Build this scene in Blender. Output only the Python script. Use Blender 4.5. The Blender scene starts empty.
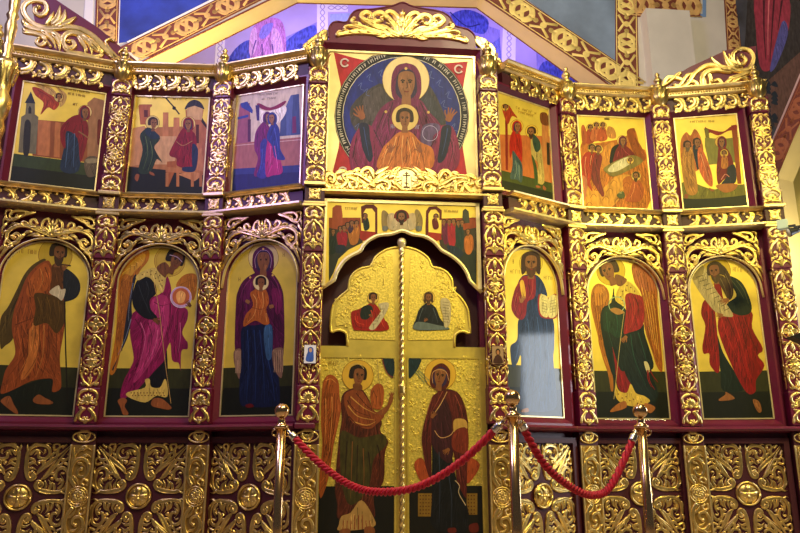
import bpy, bmesh, math, random
from mathutils import Vector, Matrix
random.seed(7)
C = bpy.context.scene.collection
PI = math.pi
# ---------------------------------------------------------------- camera model
F, CX, CY, YH = 720.0, 400.0, 266.5, 455.0
EYE = 0.90
PITCH = math.atan((YH - CY) / F)
def ray(x, y):
    dx = (x - CX) / F; dy = -(y - CY) / F
    return Vector((dx, math.cos(PITCH) - dy * math.sin(PITCH), math.sin(PITCH) + dy * math.cos(PITCH)))
class Plane:
    """a vertical plane through plan points a, b; u runs along it, w towards the nave, z up from eye level"""
    def __init__(s, a, b):
        s.a = Vector(a); s.b = Vector(b); d = s.b - s.a; s.L = d.length; s.e = d / s.L
        s.n = Vector((s.e.y, -s.e.x)); s.ang = math.atan2(s.e.y, s.e.x)
    def hit(s, x, y, w=0.0):
        d = ray(x, y); d2 = Vector((d.x, d.y))
        t = (s.a + s.n * w).dot(s.n) / d2.dot(s.n)
        return ((d2 * t - s.a).dot(s.e), d.z * t)
    def plan(s, u, w=0.0): return s.a + s.e * u + s.n * w
    def loc(s, u, z, w=0.0):
        p = s.plan(u, w); return Vector((p.x, p.y, z + EYE))
A = [(-3.89, 6.15), (-2.86, 6.53), (-1.81, 6.60), (-.88, 6.30), (1.0, 6.47), (1.76, 6.96), (2.84, 7.07), (3.84, 6.89)]
BAY = [Plane(A[i], A[i + 1]) for i in range(7)]
# ---------------------------------------------------------------- materials
def lin(c):
    c = c / 255.0
    return c / 12.92 if c <= .04045 else ((c + .055) / 1.055) ** 2.4
def rgb(h): return (lin(int(h[0:2], 16)), lin(int(h[2:4], 16)), lin(int(h[4:6], 16)), 1)
_m = {}
def mat(name, col, rough=.5, metal=0., var=.0, scale=20., stretch=(1, 1, 1), coat=0., bump=0., emit=0., spec=.5, rvar=0.):
    key = (name, col, rough, metal, var, scale, stretch, coat, bump, emit)
    if key in _m: return _m[key]
    m = bpy.data.materials.new(name); m.use_nodes = True
    nt = m.node_tree; b = nt.nodes['Principled BSDF']
    c = rgb(col) if isinstance(col, str) else col
    b.inputs['Base Color'].default_value = c
    b.inputs['Roughness'].default_value = rough; b.inputs['Metallic'].default_value = metal
    b.inputs['Coat Weight'].default_value = coat; b.inputs['Coat Roughness'].default_value = .08
    b.inputs['Specular IOR Level'].default_value = spec
    if emit:
        b.inputs['Emission Color'].default_value = c; b.inputs['Emission Strength'].default_value = emit
    if var or bump or rvar:
        tc = nt.nodes.new('ShaderNodeTexCoord'); mp = nt.nodes.new('ShaderNodeMapping')
        mp.inputs['Scale'].default_value = [scale * s for s in stretch]
        nz = nt.nodes.new('ShaderNodeTexNoise'); nz.inputs['Detail'].default_value = 5; nz.inputs['Scale'].default_value = 1
        nt.links.new(tc.outputs['Object'], mp.inputs['Vector']); nt.links.new(mp.outputs[0], nz.inputs['Vector'])
        if var:
            rp = nt.nodes.new('ShaderNodeValToRGB')
            rp.color_ramp.elements[0].position = .33; rp.color_ramp.elements[1].position = .67
            rp.color_ramp.elements[0].color = [min(1, x * (1 - var)) for x in c[:3]] + [1]
            rp.color_ramp.elements[1].color = [min(1, x * (1 + var)) for x in c[:3]] + [1]
            nt.links.new(nz.outputs['Fac'], rp.inputs['Fac']); nt.links.new(rp.outputs['Color'], b.inputs['Base Color'])
        if bump:
            bp = nt.nodes.new('ShaderNodeBump'); bp.inputs['Strength'].default_value = bump; bp.inputs['Distance'].default_value = .004
            nt.links.new(nz.outputs['Fac'], bp.inputs['Height']); nt.links.new(bp.outputs[0], b.inputs['Normal'])
        if rvar:
            mr = nt.nodes.new('ShaderNodeMapRange'); mr.inputs[3].default_value = rough - rvar; mr.inputs[4].default_value = rough + rvar
            nt.links.new(nz.outputs['Fac'], mr.inputs[0]); nt.links.new(mr.outputs[0], b.inputs['Roughness'])
    _m[key] = m
    return m
GOLD = mat('gilded_wood', (.82, .60, .21, 1), .30, 1., .18, 14., bump=.15, rvar=.06)
GOLD2 = mat('gilded_moulding', (.78, .58, .24, 1), .36, .9, .15, 9., rvar=.06)
DOORGOLD = mat('chased_gold', (.74, .56, .10, 1), .45, .7, .25, 60., bump=.6)
DOORGOLDP = mat('polished_gold', (.78, .59, .12, 1), .38, .75, .10, 8.)
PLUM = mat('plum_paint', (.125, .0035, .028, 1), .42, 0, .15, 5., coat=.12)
PLUMD = mat('plum_paint_shaded', (.05, .003, .011, 1), .5, 0, .15, 5.)  # darker copy of the plum paint; dim light on the dado painted in
FILLET = mat('gilt_fillet', (.86, .70, .36, 1), .35, .6, .1, 10.)
BRASS = mat('brass', (.83, .55, .26, 1), .18, 1.)
GOLDD = mat('dark_gilding', (.36, .22, .06, 1), .5, .8, .2, 9.)  # darker, rougher gilding for the ground behind the dado pilaster scrolls
ROPE = mat('red_rope', (.55, .008, .03, 1), .6, 0, .3, 90.)
def paint(col, var=.16, sc=22., st=(1.6, 1, .5), rough=.5, coat=0.):
    return mat('icon_paint_' + col, col, rough, 0, var, sc, st, spec=.3, coat=coat)
GROUND = mat('icon_gold_ground', (.74, .53, .07, 1), .45, .35, .10, 6.)
# ---------------------------------------------------------------- objects
def tag(o, label=None, cat=None, group=None, kind=None):
    if label: o['label'] = label
    if cat: o['category'] = cat
    if group: o['group'] = group
    if kind: o['kind'] = kind
    return o
def empty(name, loc, rz=0., label=None, cat=None, group=None):
    o = bpy.data.objects.new(name, None); C.objects.link(o); o.empty_display_size = .1
    o.location = loc; o.rotation_euler = (0, 0, rz)
    return tag(o, label, cat, group)
def link(name, me, parent=None, loc=None, rz=0.):
    o = bpy.data.objects.new(name, me); C.objects.link(o)
    if parent: o.parent = parent
    if loc is not None: o.location = loc
    if rz: o.rotation_euler = (0, 0, rz)
    return o
def copy_tree(o, parent=None):
    c = o.copy(); C.objects.link(c)
    if parent: c.parent = parent
    for ch in list(o.children): copy_tree(ch, c)
    return c
class MB:
    """mesh builder: x along, y into the wall, z up"""
    def __init__(s): s.v = []; s.f = []; s.mi = []; s.sm = []; s.mats = []; s.T = [(1, 0, 0, 1, 0, 0)]
    def mid(s, m):
        if m not in s.mats: s.mats.append(m)
        return s.mats.index(m)
    def face(s, idx, m=0, smooth=False): s.f.append(idx); s.mi.append(m); s.sm.append(smooth)
    def box(s, x0, x1, y0, y1, z0, z1, m=0, bev=0.):
        if bev:
            bm = bmesh.new(); bmesh.ops.create_cube(bm, size=1)
            for v in bm.verts: v.co = Vector((x0 + (v.co.x + .5) * (x1 - x0), y0 + (v.co.y + .5) * (y1 - y0), z0 + (v.co.z + .5) * (z1 - z0)))
            bmesh.ops.bevel(bm, geom=list(bm.edges), offset=bev, segments=2, affect='EDGES', profile=.5)
            k = len(s.v); bm.verts.ensure_lookup_table(); bm.verts.index_update()
            s.v += [tuple(v.co) for v in bm.verts]
            for f in bm.faces: s.face([k + v.index for v in f.verts], m)
            bm.free(); return s
        k = len(s.v)
        s.v += [(x, y, z) for x in (x0, x1) for y in (y0, y1) for z in (z0, z1)]
        for q in ((0, 1, 3, 2), (4, 6, 7, 5), (0, 4, 5, 1), (2, 3, 7, 6), (0, 2, 6, 4), (1, 5, 7, 3)): s.face([k + i for i in q], m)
        return s
    def prism(s, pts, y0, y1, m=0, m_side=None):
        """2-D outline (x,z) extruded from y0 (front) to y1 (back)"""
        k = len(s.v); n = len(pts)
        ar = sum(pts[i][0] * pts[(i + 1) % n][1] - pts[(i + 1) % n][0] * pts[i][1] for i in range(n))
        if ar < 0: pts = pts[::-1]
        s.v += [(p[0], y0, p[1]) for p in pts] + [(p[0], y1, p[1]) for p in pts]
        s.face(list(range(k, k + n)), m); s.face(list(range(k + 2 * n - 1, k + n - 1, -1)), m)
        for i in range(n):
            j = (i + 1) % n; s.face([k + i, k + n + i, k + n + j, k + j], m if m_side is None else m_side)
        return s
    def band(s, outer, inner, y0, y1, m=0, closed=True):
        """a flat frame between two outlines with the same number of points"""
        k = len(s.v); n = len(outer)
        for p in (outer, inner):
            for y in (y0, y1): s.v += [(q[0], y, q[1]) for q in p]
        for i in range(n if closed else n - 1):
            j = (i + 1) % n; a, b, c, d = k, k + n, k + 2 * n, k + 3 * n
            s.face([a + i, a + j, c + j, c + i], m); s.face([b + i, d + i, d + j, b + j], m)
            s.face([a + i, b + i, b + j, a + j], m); s.face([c + i, c + j, d + j, d + i], m)
        return s
    def lathe(s, prof, n=20, cx=0, cy=0, m=0, squash=1.):
        k = len(s.v)
        for r, z in prof:
            for i in range(n): s.v.append((cx + r * math.cos(2 * PI * i / n), cy + squash * r * math.sin(2 * PI * i / n), z))
        for a in range(len(prof) - 1):
            for i in range(n):
                j = (i + 1) % n; s.face([k + a * n + i, k + a * n + j, k + (a + 1) * n + j, k + (a + 1) * n + i], m, True)
        s.face([k + i for i in range(n - 1, -1, -1)], m); s.face([k + (len(prof) - 1) * n + i for i in range(n)], m)
        return s
    def moulding(s, prof, L, d0=0., d1=0., m=0, smooth=False):
        """profile [(w,z)] swept along x from 0 to L; d0,d1: how far each end shifts per unit of w (mitre)"""
        k = len(s.v); n = len(prof)
        s.v += [(d0 * w, -w, z) for w, z in prof] + [(L + d1 * w, -w, z) for w, z in prof]
        for i in range(n):
            j = (i + 1) % n; s.face([k + i, k + n + i, k + n + j, k + j], m, smooth)
        s.face(list(range(k + n - 1, k - 1, -1)), m); s.face(list(range(k + n, k + 2 * n)), m)
        return s
    # ---- carving: everything below works in (x,z) with relief towards the viewer (-y)
    def push(s, a=1, b=0, c=0, d=1, e=0, f=0):
        A_ = s.T[-1]
        s.T.append((A_[0] * a + A_[2] * b, A_[1] * a + A_[3] * b, A_[0] * c + A_[2] * d, A_[1] * c + A_[3] * d, A_[0] * e + A_[2] * f + A_[4], A_[1] * e + A_[3] * f + A_[5])); return s
    def at(s, x, z, rot=0., sc=1., mx=1):
        c_, s_ = math.cos(rot) * sc, math.sin(rot) * sc
        return s.push(c_ * mx, s_ * mx, -s_, c_, x, z)
    def pop(s): s.T.pop(); return s
    def tp(s, p):
        a = s.T[-1]; return (a[0] * p[0] + a[2] * p[1] + a[4], a[1] * p[0] + a[3] * p[1] + a[5])
    def scale(s):
        a = s.T[-1]; return math.sqrt(abs(a[0] * a[3] - a[1] * a[2]))
    RND = ((-1, 0), (-.8, .62), (-.32, .97), (.32, .97), (.8, .62), (1, 0))
    GRV = ((-1, 0), (-.82, .75), (-.5, .95), (0, .45), (.5, .95), (.82, .75), (1, 0))
    def ribbon(s, pts, ws, h=.012, base=0., prof=None, y=0., m=0):
        prof = prof or s.RND
        sc = s.scale(); P = [s.tp(p) for p in pts]; n = len(P); k = len(s.v); q = len(prof); mw = max(ws)
        for i in range(n):
            a = P[max(0, i - 1)]; b = P[min(n - 1, i + 1)]; dx, dz = b[0] - a[0], b[1] - a[1]; l = math.hypot(dx, dz) or 1
            nx, nz = -dz / l, dx / l; w = ws[i] * sc; hh = h * sc * (.35 + .65 * (ws[i] / mw) ** .6)
            for t, g in prof: s.v.append((P[i][0] + nx * w * t, y - (base + hh * g), P[i][1] + nz * w * t))
        for i in range(n - 1):
            for j in range(q - 1): s.face([k + i * q + j, k + (i + 1) * q + j, k + (i + 1) * q + j + 1, k + i * q + j + 1], m, True)
        s.face([k + j for j in range(q)], m); s.face([k + (n - 1) * q + j for j in range(q - 1, -1, -1)], m)
    def bud(s, x, z, r, h=None, base=0., y=0., m=0, rings=3, n=10, dimple=False):
        sc = s.scale(); p = s.tp((x, z)); r *= sc; h = (h * sc if h else r * .8); k = len(s.v)
        for a in range(rings):
            t = a / rings * PI / 2; rr = r * math.cos(t); hh = h * math.sin(t)
            for i in range(n): s.v.append((p[0] + rr * math.cos(2 * PI * i / n), y - base - hh, p[1] + rr * math.sin(2 * PI * i / n)))
        s.v.append((p[0], y - base - h, p[1]))
        for a in range(rings - 1):
            for i in range(n):
                j = (i + 1) % n; s.face([k + a * n + i, k + a * n + j, k + (a + 1) * n + j, k + (a + 1) * n + i], m, True)
        for i in range(n): s.face([k + (rings - 1) * n + i, k + (rings - 1) * n + (i + 1) % n, k + rings * n], m, True)
    @staticmethod
    def path(p, ang, L, k0, k1, n=16, pw=1.):
        """euler-spiral path: curvature runs from k0 to k1 (total turn = L*mean k)"""
        out = [p]; x, z = p; a = ang; ds = L / n
        for i in range(n):
            t = ((i + .5) / n) ** pw; a += (k0 + (k1 - k0) * t) * ds
            x += math.cos(a) * ds; z += math.sin(a) * ds; out.append((x, z))
        return out
    def scroll(s, p, ang, L, k0, k1, w0=.012, w1=.005, h=.014, bud=.010, n=18, leaves=0, side=1, ll=.04, pw=1., prof=None, base=0., lk=12., start=.12, stop=.8):
        P = s.path(p, ang, L, k0, k1, n, pw); w0 *= 1.45; w1 *= 1.5; ll *= 1.25; bud *= 1.15
        W = [w0 + (w1 - w0) * i / n for i in range(n + 1)]; W[0] *= .5
        s.ribbon(P, W, h, base, prof)
        if bud: s.bud(P[-1][0], P[-1][1], bud, bud * .9, base + h * .3)
        for q in range(leaves):
            i = int(n * (start + (stop - start) * (q / max(1, leaves - 1)))); i = min(max(i, 0), n - 1)
            a = math.atan2(P[i + 1][1] - P[i][1], P[i + 1][0] - P[i][0])
            for sd in ((side,) if side else (1, -1)):
                f = 1 - .45 * q / max(1, leaves)
                s.leaf((P[i][0], P[i][1]), a + sd * .75, ll * f, ll * .24 * f, -sd * lk, h * .85, base)
        return P
    def leaf(s, p, ang, L, w, curl=0., h=.01, base=0., n=7, groove=True):
        P = s.path(p, ang, L, curl * .3, curl, n); w *= 1.5
        W = [max(w * (math.sin(PI * min(1, (i / n) * .86 + .14)) ** .7), w * .1) for i in range(n + 1)]
        s.ribbon(P, W, h, base, s.GRV if groove else s.RND)
    def fan(s, x, z, ang, L, n=5, spread=1.9, w=None, h=.012, base=0., curl=7.):
        for i in range(n):
            t = (i / (n - 1) - .5) if n > 1 else 0
            ll = L * (1 - .9 * t * t); s.leaf((x, z), ang + t * spread, ll, w or L * .16, curl * t * 2, h * (1 - .3 * abs(t)), base, groove=False)
        s.bud(x, z, L * .13, None, base + h * .4)
    def build(s, name, mats, parent=None, loc=None, rz=0.):
        me = s.mesh(name, mats); return link(name, me, parent, loc, rz)
    def mesh(s, name, mats):
        me = bpy.data.meshes.new(name); me.from_pydata(s.v, [], s.f)
        ms = mats if isinstance(mats, (list, tuple)) else [mats]
        if s.mats: ms = s.mats
        for m in ms: me.materials.append(m)
        me.polygons.foreach_set('material_index', s.mi); me.polygons.foreach_set('use_smooth', s.sm)
        bm = bmesh.new(); bm.from_mesh(me); bmesh.ops.recalc_face_normals(bm, faces=bm.faces); bm.to_mesh(me); bm.free()
        me.update(); return me
def arcpts(cx, cz, rx, rz, a0, a1, n): return [(cx + rx * math.cos(a0 + (a1 - a0) * i / n), cz + rz * math.sin(a0 + (a1 - a0) * i / n)) for i in range(n + 1)]
def px_local(bay, pts, w, u0=0., z0=0., off=(0, 0), sc=1.):
    out = []
    for x, y in pts:
        u, z = bay.hit(off[0] + x / sc, off[1] + y / sc, w); out.append((u - u0, z - z0))
    return out
def smooth(pts, closed=True, n=5):
    N = len(pts); out = []
    for i in range(N if closed else N - 1):
        p0, p1, p2, p3 = (pts[(i - 1) % N], pts[i], pts[(i + 1) % N], pts[(i + 2) % N]) if closed else (pts[max(0, i - 1)], pts[i], pts[i + 1], pts[min(N - 1, i + 2)])
        for k in range(n):
            t = k / n; out.append(tuple(.5 * ((2 * p1[a]) + (-p0[a] + p2[a]) * t + (2 * p0[a] - 5 * p1[a] + 4 * p2[a] - p3[a]) * t * t + (-p0[a] + 3 * p1[a] - 3 * p2[a] + p3[a]) * t ** 3) for a in (0, 1)))
    if not closed: out.append(pts[-1])
    return out
# ================================================================ carving library
def heart(mb, z0, h, w, up=1, lv=2):
    """one unit of the pilaster relief: two mirrored volutes with a palmette between"""
    mb.push(1, 0, 0, up, 0, z0 if up > 0 else z0 + h)
    def st(pts, a, b, bud=0., gr=False):
        Q = smooth([(x * w, z * h) for x, z in pts], False, 5); n = len(Q)
        W = [1.22 * w * (a + (b - a) * i / (n - 1)) for i in range(n)]
        if not bud: W = [ww * (min(1, .4 + 3 * i / n)) * (1 - .8 * max(0, (i / (n - 1) - .55) / .45)) for i, ww in enumerate(W)]
        mb.ribbon(Q, W, .014, 0, mb.GRV if gr else None)
        if bud: mb.bud(Q[-1][0], Q[-1][1], bud * w, bud * w * .9, .004)
    for sx in (1, -1):
        mb.push(sx, 0, 0, 1, 0, 0)
        st([(.02, .02), (.14, .10), (.34, .22), (.46, .42), (.40, .62), (.24, .66), (.16, .55), (.22, .46), (.30, .50)], .062, .045, .055)
        st([(.03, .98), (.10, .86), (.26, .80), (.42, .86), (.46, .97)], .05, .06, 0, True)
        st([(.20, .14), (.36, .08), (.48, .16)], .07, .06, 0, True)
        st([(.40, .30), (.50, .42), (.49, .58)], .06, .05, 0)
        st([(.30, .68), (.44, .70), (.48, .78)], .07, .05, 0, True)
        st([(.02, .12), (.06, .28), (.13, .38)], .06, .05, 0)
        st([(.0, .70), (.10, .76), (.20, .74)], .06, .05, 0)
        mb.pop()
    st([(0, .10), (0, .30), (0, .48)], .075, .06, 0, True); st([(0, .62), (0, .78), (0, .95)], .085, .07, 0, True)
    mb.bud(0, h * .56, w * .075); mb.bud(0, h * .03, w * .07)
    mb.pop()
def shaft(mb, z0, z1, w, n):
    h = (z1 - z0) / n
    for i in range(n): heart(mb, z0 + i * h, h, w, 1 if i % 2 == 0 else -1)
    for i in range(1, n, 2): mb.bud(0, z0 + i * h, w * .13, None, .006); mb.fan(0, z0 + i * h, 0, w * .42, 3, .9, w * .06); mb.fan(0, z0 + i * h, PI, w * .42, 3, .9, w * .06)
def shell_block(mb, x0, x1, z0, z1):
    """square block relief: framed shell over two volutes"""
    cx, cz = (x0 + x1) / 2, (z0 + z1) / 2; w, h = x1 - x0, z1 - z0
    for sx in (1, -1):
        mb.at(cx, cz, 0, 1, sx)
        mb.scroll((0, h * .46), 0.1, w * 1.25, -1.6 / w, -6.5 / w, w * .06, w * .045, .016, w * .06, 18, pw=1.2)
        mb.scroll((w * .02, -h * .12), -.9, w * .62, -1 / w, 12 / w, w * .06, w * .03, .014, w * .05, 12)
        mb.leaf((w * .44, -h * .46), PI / 2 + .3, h * .4, w * .06, 4, .012, groove=False)
        mb.pop()
    mb.fan(cx, cz - h * .16, PI / 2, h * .42, 7, 2.5, w * .07, .018)
    mb.fan(cx, cz - h * .22, -PI / 2, h * .22, 3, 1.6, w * .07, .014)
def rosette(mb, x, z, r, n=8, h=.014, cross=False):
    P = arcpts(x, z, r, r, 0, 2 * PI, 24); mb.ribbon(P, [r * .11] * 25, h)
    if cross:
        mb.bud(x, z, r * .86, r * .16, 0, rings=3, n=20)
        for i in range(4):
            a = i * PI / 2
            mb.at(x, z, a); mb.ribbon([(0, 0), (r * .3, 0), (r * .78, 0)], [r * .09, r * .13, r * .30], .014, r * .15); mb.pop()
            mb.at(x, z, a + PI / 4); mb.bud(r * .52, 0, r * .08, None, r * .10, n=8, rings=2); mb.pop()
    else:
        for i in range(n):
            a = 2 * PI * i / n; mb.leaf((x + math.cos(a) * r * .15, z + math.sin(a) * r * .15), a, r * .75, r * .26, 0, h, groove=True)
    mb.bud(x, z, r * .16, None, h * .8)
def rinceau(mb, x0, x1, z0, z1, n, thick=.10, first=1):
    """running scroll frieze"""
    h = z1 - z0; zc = (z0 + z1) / 2; step = (x1 - x0) / n
    for i in range(n):
        sg = first if i % 2 == 0 else -first; xa = x0 + i * step
        mb.push(1, 0, 0, sg, xa, zc)
        mb.scroll((0, -h * .42), .15, step * 1.75, .9 / step, 5.0 / step, h * thick, h * thick * .6, .016, h * .13, 20, 5, -1, h * .46, lk=26, pw=1.6, start=.06, stop=.7)
        mb.scroll((step * .35, -h * .38), .1, step * .7, -.5 / step, -5.5 / step, h * .07, h * .045, .012, h * .08, 12, 1, 1, h * .3)
        mb.leaf((step * .5, -h * .05), .9, h * .34, h * .07, -20, .013)
        mb.leaf((step * .45, .0), 2.4, h * .30, h * .07, 18, .013)
        mb.leaf((step * .86, h * .12), 1.9, h * .36, h * .08, 10, .012)
        mb.pop()
def acanthus_scroll(mb, S=1.0, leaves=7):
    """a big S-leaf with curling volute; about .30 long in x, .20 high, times S"""
    mb.at(0, 0, 0, S)
    mb.scroll((0, 0), .25, .62, 1.2, 22, .022, .009, .026, .020, 26, leaves, -1, .10, lk=13, pw=1.7, prof=mb.GRV, start=.03, stop=.72)
    mb.scroll((.06, .015), .5, .26, 4, 26, .012, .006, .02, .012, 16, 3, 1, .05, lk=-20)
    mb.pop()
WEDGE = [([(.44, .34), (.50, .42), (.62, .60), (.70, .69)], .020, .012, 0, 0), ([(.90, .76), (.97, .86), (.93, .80)], .02, .012, .014, 0), ([(.34, .10), (.44, .06), (.56, .035), (.70, .03)], .014, .010, 0, 0), ([(.86, .30), (.80, .24), (.76, .20)], .022, .010, 0, 1), ([(.88, .40), (.82, .42), (.78, .38)], .020, .010, 0, 0), ([(.40, .14), (.46, .20), (.44, .27)], .02, .01, 0, 0),
    ([(.42, .20), (.36, .26), (.31, .20), (.36, .12), (.50, .09), (.70, .06), (.88, .10), (.96, .26), (.92, .46), (.80, .52), (.70, .44), (.72, .30), (.80, .30)], .034, .020, .030, 1),
    ([(.40, .30), (.52, .38), (.66, .56), (.80, .76), (.95, .93)], .030, .020, 0, 1), ([(.56, .42), (.66, .42), (.74, .56)], .028, .012, 0, 1), ([(.66, .55), (.78, .58), (.84, .70)], .028, .012, 0, 1), ([(.74, .68), (.88, .68), (.97, .80)], .028, .012, 0, 1),
    ([(.84, .62), (.96, .58), (.98, .68), (.91, .72)], .022, .014, .020, 0), ([(.58, .10), (.62, .20), (.56, .30)], .030, .010, 0, 1), ([(.70, .08), (.68, .20), (.62, .26)], .026, .010, 0, 1), ([(.50, .10), (.52, .20), (.47, .30)], .024, .010, 0, 1),
    ([(.82, .08), (.92, .04), (.99, .05)], .022, .010, 0, 0), ([(.94, .14), (.99, .20), (.98, .32)], .022, .010, 0, 0), ([(.76, .12), (.84, .18), (.86, .28), (.80, .38)], .026, .010, 0, 1), ([(.95, .40), (.99, .46), (.97, .54)], .020, .012, 0, 0), ([(.60, .34), (.64, .30), (.66, .38)], .02, .012, .018, 0)]
def wedge(mb, a, b):
    """openwork leaf panel filling the right triangle (0,0)-(a,0)-(a,b)"""
    k = (a + b) / 2
    for pts, w0, w1, bud, gr in WEDGE:
        Q = smooth([(x * a, z * b) for x, z in pts], False, 5); n = len(Q); W = [k * 1.5 * (w0 + (w1 - w0) * i / (n - 1)) for i in range(n)]
        if not bud: W = [ww * min(1, .3 + 4 * i / n) * (1 - .85 * max(0, (i / (n - 1) - .5) / .5)) for i, ww in enumerate(W)]
        mb.ribbon(Q, W, .018, 0, mb.GRV if gr else None)
        if bud: mb.bud(Q[-1][0], Q[-1][1], bud * k * 1.1, bud * k * .9, .006)
def arch_z(u, cx, hw, zs, zt):
    R = (hw * hw + (zt - zs) ** 2) / (2 * (zt - zs)); return zt - R + math.sqrt(max(0, R * R - (u - cx) ** 2))
def arch_line(cx, hw, zs, zt, n=24):
    R = (hw * hw + (zt - zs) ** 2) / (2 * (zt - zs)); a = math.asin(min(1, hw / R)); c = zt - R
    return [(cx + R * math.sin(-a + 2 * a * i / n), c + R * math.cos(-a + 2 * a * i / n)) for i in range(n + 1)], R, c, a
# ================================================================ the carved screen
def rect(bay, pts, w):
    h = [bay.hit(x, y, w) for x, y in pts]
    return ((h[0][0] + h[3][0]) / 2, (h[1][0] + h[2][0]) / 2, (h[2][1] + h[3][1]) / 2, (h[0][1] + h[1][1]) / 2)
WI = -.03
UP = {0: [(22, 75), (106, 89), (97, 188), (11, 178)], 1: [(135, 92), (210, 97), (204, 192), (126, 190)], 2: [(236, 94), (303, 83), (302, 188), (232, 192)],
      4: [(497, 96), (549, 114), (554, 208), (500, 189)], 5: [(576, 115), (645, 119), (652, 210), (583, 209)], 6: [(673, 119), (738, 117), (748, 209), (683, 211)]}
LO = {0: [(0, 238), (90, 255), (76, 415), (-10, 414)], 1: [(117, 260), (200, 262), (190, 416), (107, 415)], 2: [(228, 258), (298, 252), (294, 415), (221, 416)],
      4: [(503, 265), (557, 280), (563, 416), (505, 415)], 5: [(587, 270), (660, 275), (667, 416), (594, 415)], 6: [(688, 275), (758, 275), (772, 416), (702, 417)]}
RU = {i: rect(BAY[i], UP[i], WI) for i in UP}; RL = {i: rect(BAY[i], LO[i], WI) for i in LO}
ZU0, ZU1 = 2.455, 3.50
ZL0, ZLS, ZLT = .330, 1.60, 1.925
for d in (RU, RL):
    for i in d: d[i] = (d[i][0], d[i][1])
RC = (.172, 1.64, 2.36, 3.875)      # the big central panel
print('RU', {k: [round(x, 2) for x in v] for k, v in RU.items()}); print('RL', {k: [round(x, 2) for x in v] for k, v in RL.items()}, [round(b.L, 2) for b in BAY])
FL = -EYE
# ---- backing structure
def mitre(i):
    """shift per unit w of the ends of bay i"""
    b = BAY[i]; d0 = d1 = 0.
    if i > 0: n = (BAY[i - 1].n + b.n) / (1 + BAY[i - 1].n.dot(b.n)); d0 = n.dot(b.e)
    if i < 6: n = (BAY[i + 1].n + b.n) / (1 + BAY[i + 1].n.dot(b.n)); d1 = n.dot(b.e)
    return d0, d1
SIDE = {0: 'leftmost bay', 1: 'second bay from left', 2: 'bay just left of centre', 4: 'bay just right of centre', 5: 'second bay from right', 6: 'rightmost bay'}
ZTOP = 3.80
for i in range(7):
    b = BAY[i]; d0, d1 = mitre(i)
    if i == 3:
        r = empty('screen_bay', b.loc(0, 0), b.ang, 'wide central bay of the plum icon screen, holding the big square panel and the doors', 'screen bay')
        zt = 2.33; L = b.L
        MB().box(0, .19, .05, .14, FL, zt).build('post', PLUM, r); MB().box(L - .27, L, .05, .14, FL, zt).build('post', PLUM, r); MB().box(0, L, .05, .14, zt, 3.95).build('bay_panel', PLUM, r)
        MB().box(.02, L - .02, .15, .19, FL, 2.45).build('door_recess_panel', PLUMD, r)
        for u0, u1, t in ((-.02, .155, 'left'), (L - .155, L + .02, 'right')):
            r2 = empty('ledge', b.loc((u0 + u1) / 2, 0), b.ang, 'short plum ledge on the pilaster just %s of the double doors' % t, 'ledge', 'short ledges'); MB().box((u0 - u1) / 2, (u1 - u0) / 2, -.15, .05, .212, .262, 0, .012).build('shelf', PLUM, r2)
    else:
        r = empty('screen_bay', b.loc(0, 0), b.ang, 'plum painted wooden ' + SIDE[i] + ' of the icon screen', 'screen bay', 'screen bays')
        MB().moulding([(-.05, FL), (-.05, ZTOP), (-.14, ZTOP), (-.14, FL)], b.L, d0, d1).build('bay_panel', PLUM, r)
        r = empty('ledge', b.loc(0, 0), b.ang, 'plum painted ledge under the tall icon in the ' + SIDE[i], 'ledge', 'ledges')
        MB().moulding([(-.05, .205), (.06, .205), (.13, .215), (.15, .235), (.13, .255), (.0, .262), (-.05, .262)], b.L, d0, d1).build('shelf', PLUM, r)
# ---- cornices
for i in (0, 1, 2, 4, 5, 6):
    b = BAY[i]; d0, d1 = mitre(i)
    if i == 2: d1 = 0.
    if i == 4: d0 = 0.
    L = b.L
    r = empty('cornice', b.loc(0, 2.21), b.ang, 'gilded mid-height cornice with scroll frieze in the ' + SIDE[i], 'cornice', 'mid-height cornices')
    up = MB().moulding([(-.05, .165), (.08, .165), (.09, .172), (.125, .185), (.13, .198), (.03, .205), (-.05, .205)], L, d0, d1); up.build('top_moulding', GOLD2, r)
    lo = MB().moulding([(-.05, 0), (.09, 0), (.125, .012), (.125, .03), (.09, .04), (-.05, .04)], L, d0, d1); lo.build('bottom_moulding', FILLET, r)
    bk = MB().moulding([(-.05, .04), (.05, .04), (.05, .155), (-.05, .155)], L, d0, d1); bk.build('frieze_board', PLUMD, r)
    fr = MB(); rinceau(fr, .12, L - .12, .042, .160, max(5, round(L / .17)))
    fr.build('frieze_carving', GOLD, r, (0, -.05, 0))
    # top cornice
    r = empty('cornice', b.loc(0, 3.545), b.ang, 'gilded beaded top cornice with pierced frieze in the ' + SIDE[i], 'cornice', 'top cornices')
    MB().moulding([(-.05, .15), (.06, .15), (.08, .165), (.08, .208), (.11, .215), (.13, .232), (.13, .245), (-.05, .25)], L, d0, d1).build('top_moulding', GOLD2, r)
    bd = MB(); n = int(L / .028)
    for k in range(n): bd.bud(.014 + k * L / n, .187, .0135, .016, .08, n=6, rings=2)
    bd.build('beading', GOLD, r)
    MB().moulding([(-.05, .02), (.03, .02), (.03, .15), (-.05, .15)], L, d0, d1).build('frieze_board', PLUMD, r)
    fr = MB(); n = max(5, round(L / .17)); rinceau(fr, .10, L - .10, .015, .158, n, .145, -1)
    for k in range(n * 2):
        x = .10 + (L - .2) * (k + .5) / (n * 2); fr.leaf((x, .03), -PI / 2 + (.5 if k % 2 else -.5), .055, .014, 6 if k % 2 else -6, .012)
    fr.build('frieze_carving', GOLD, r, (0, -.035, 0))
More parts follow.
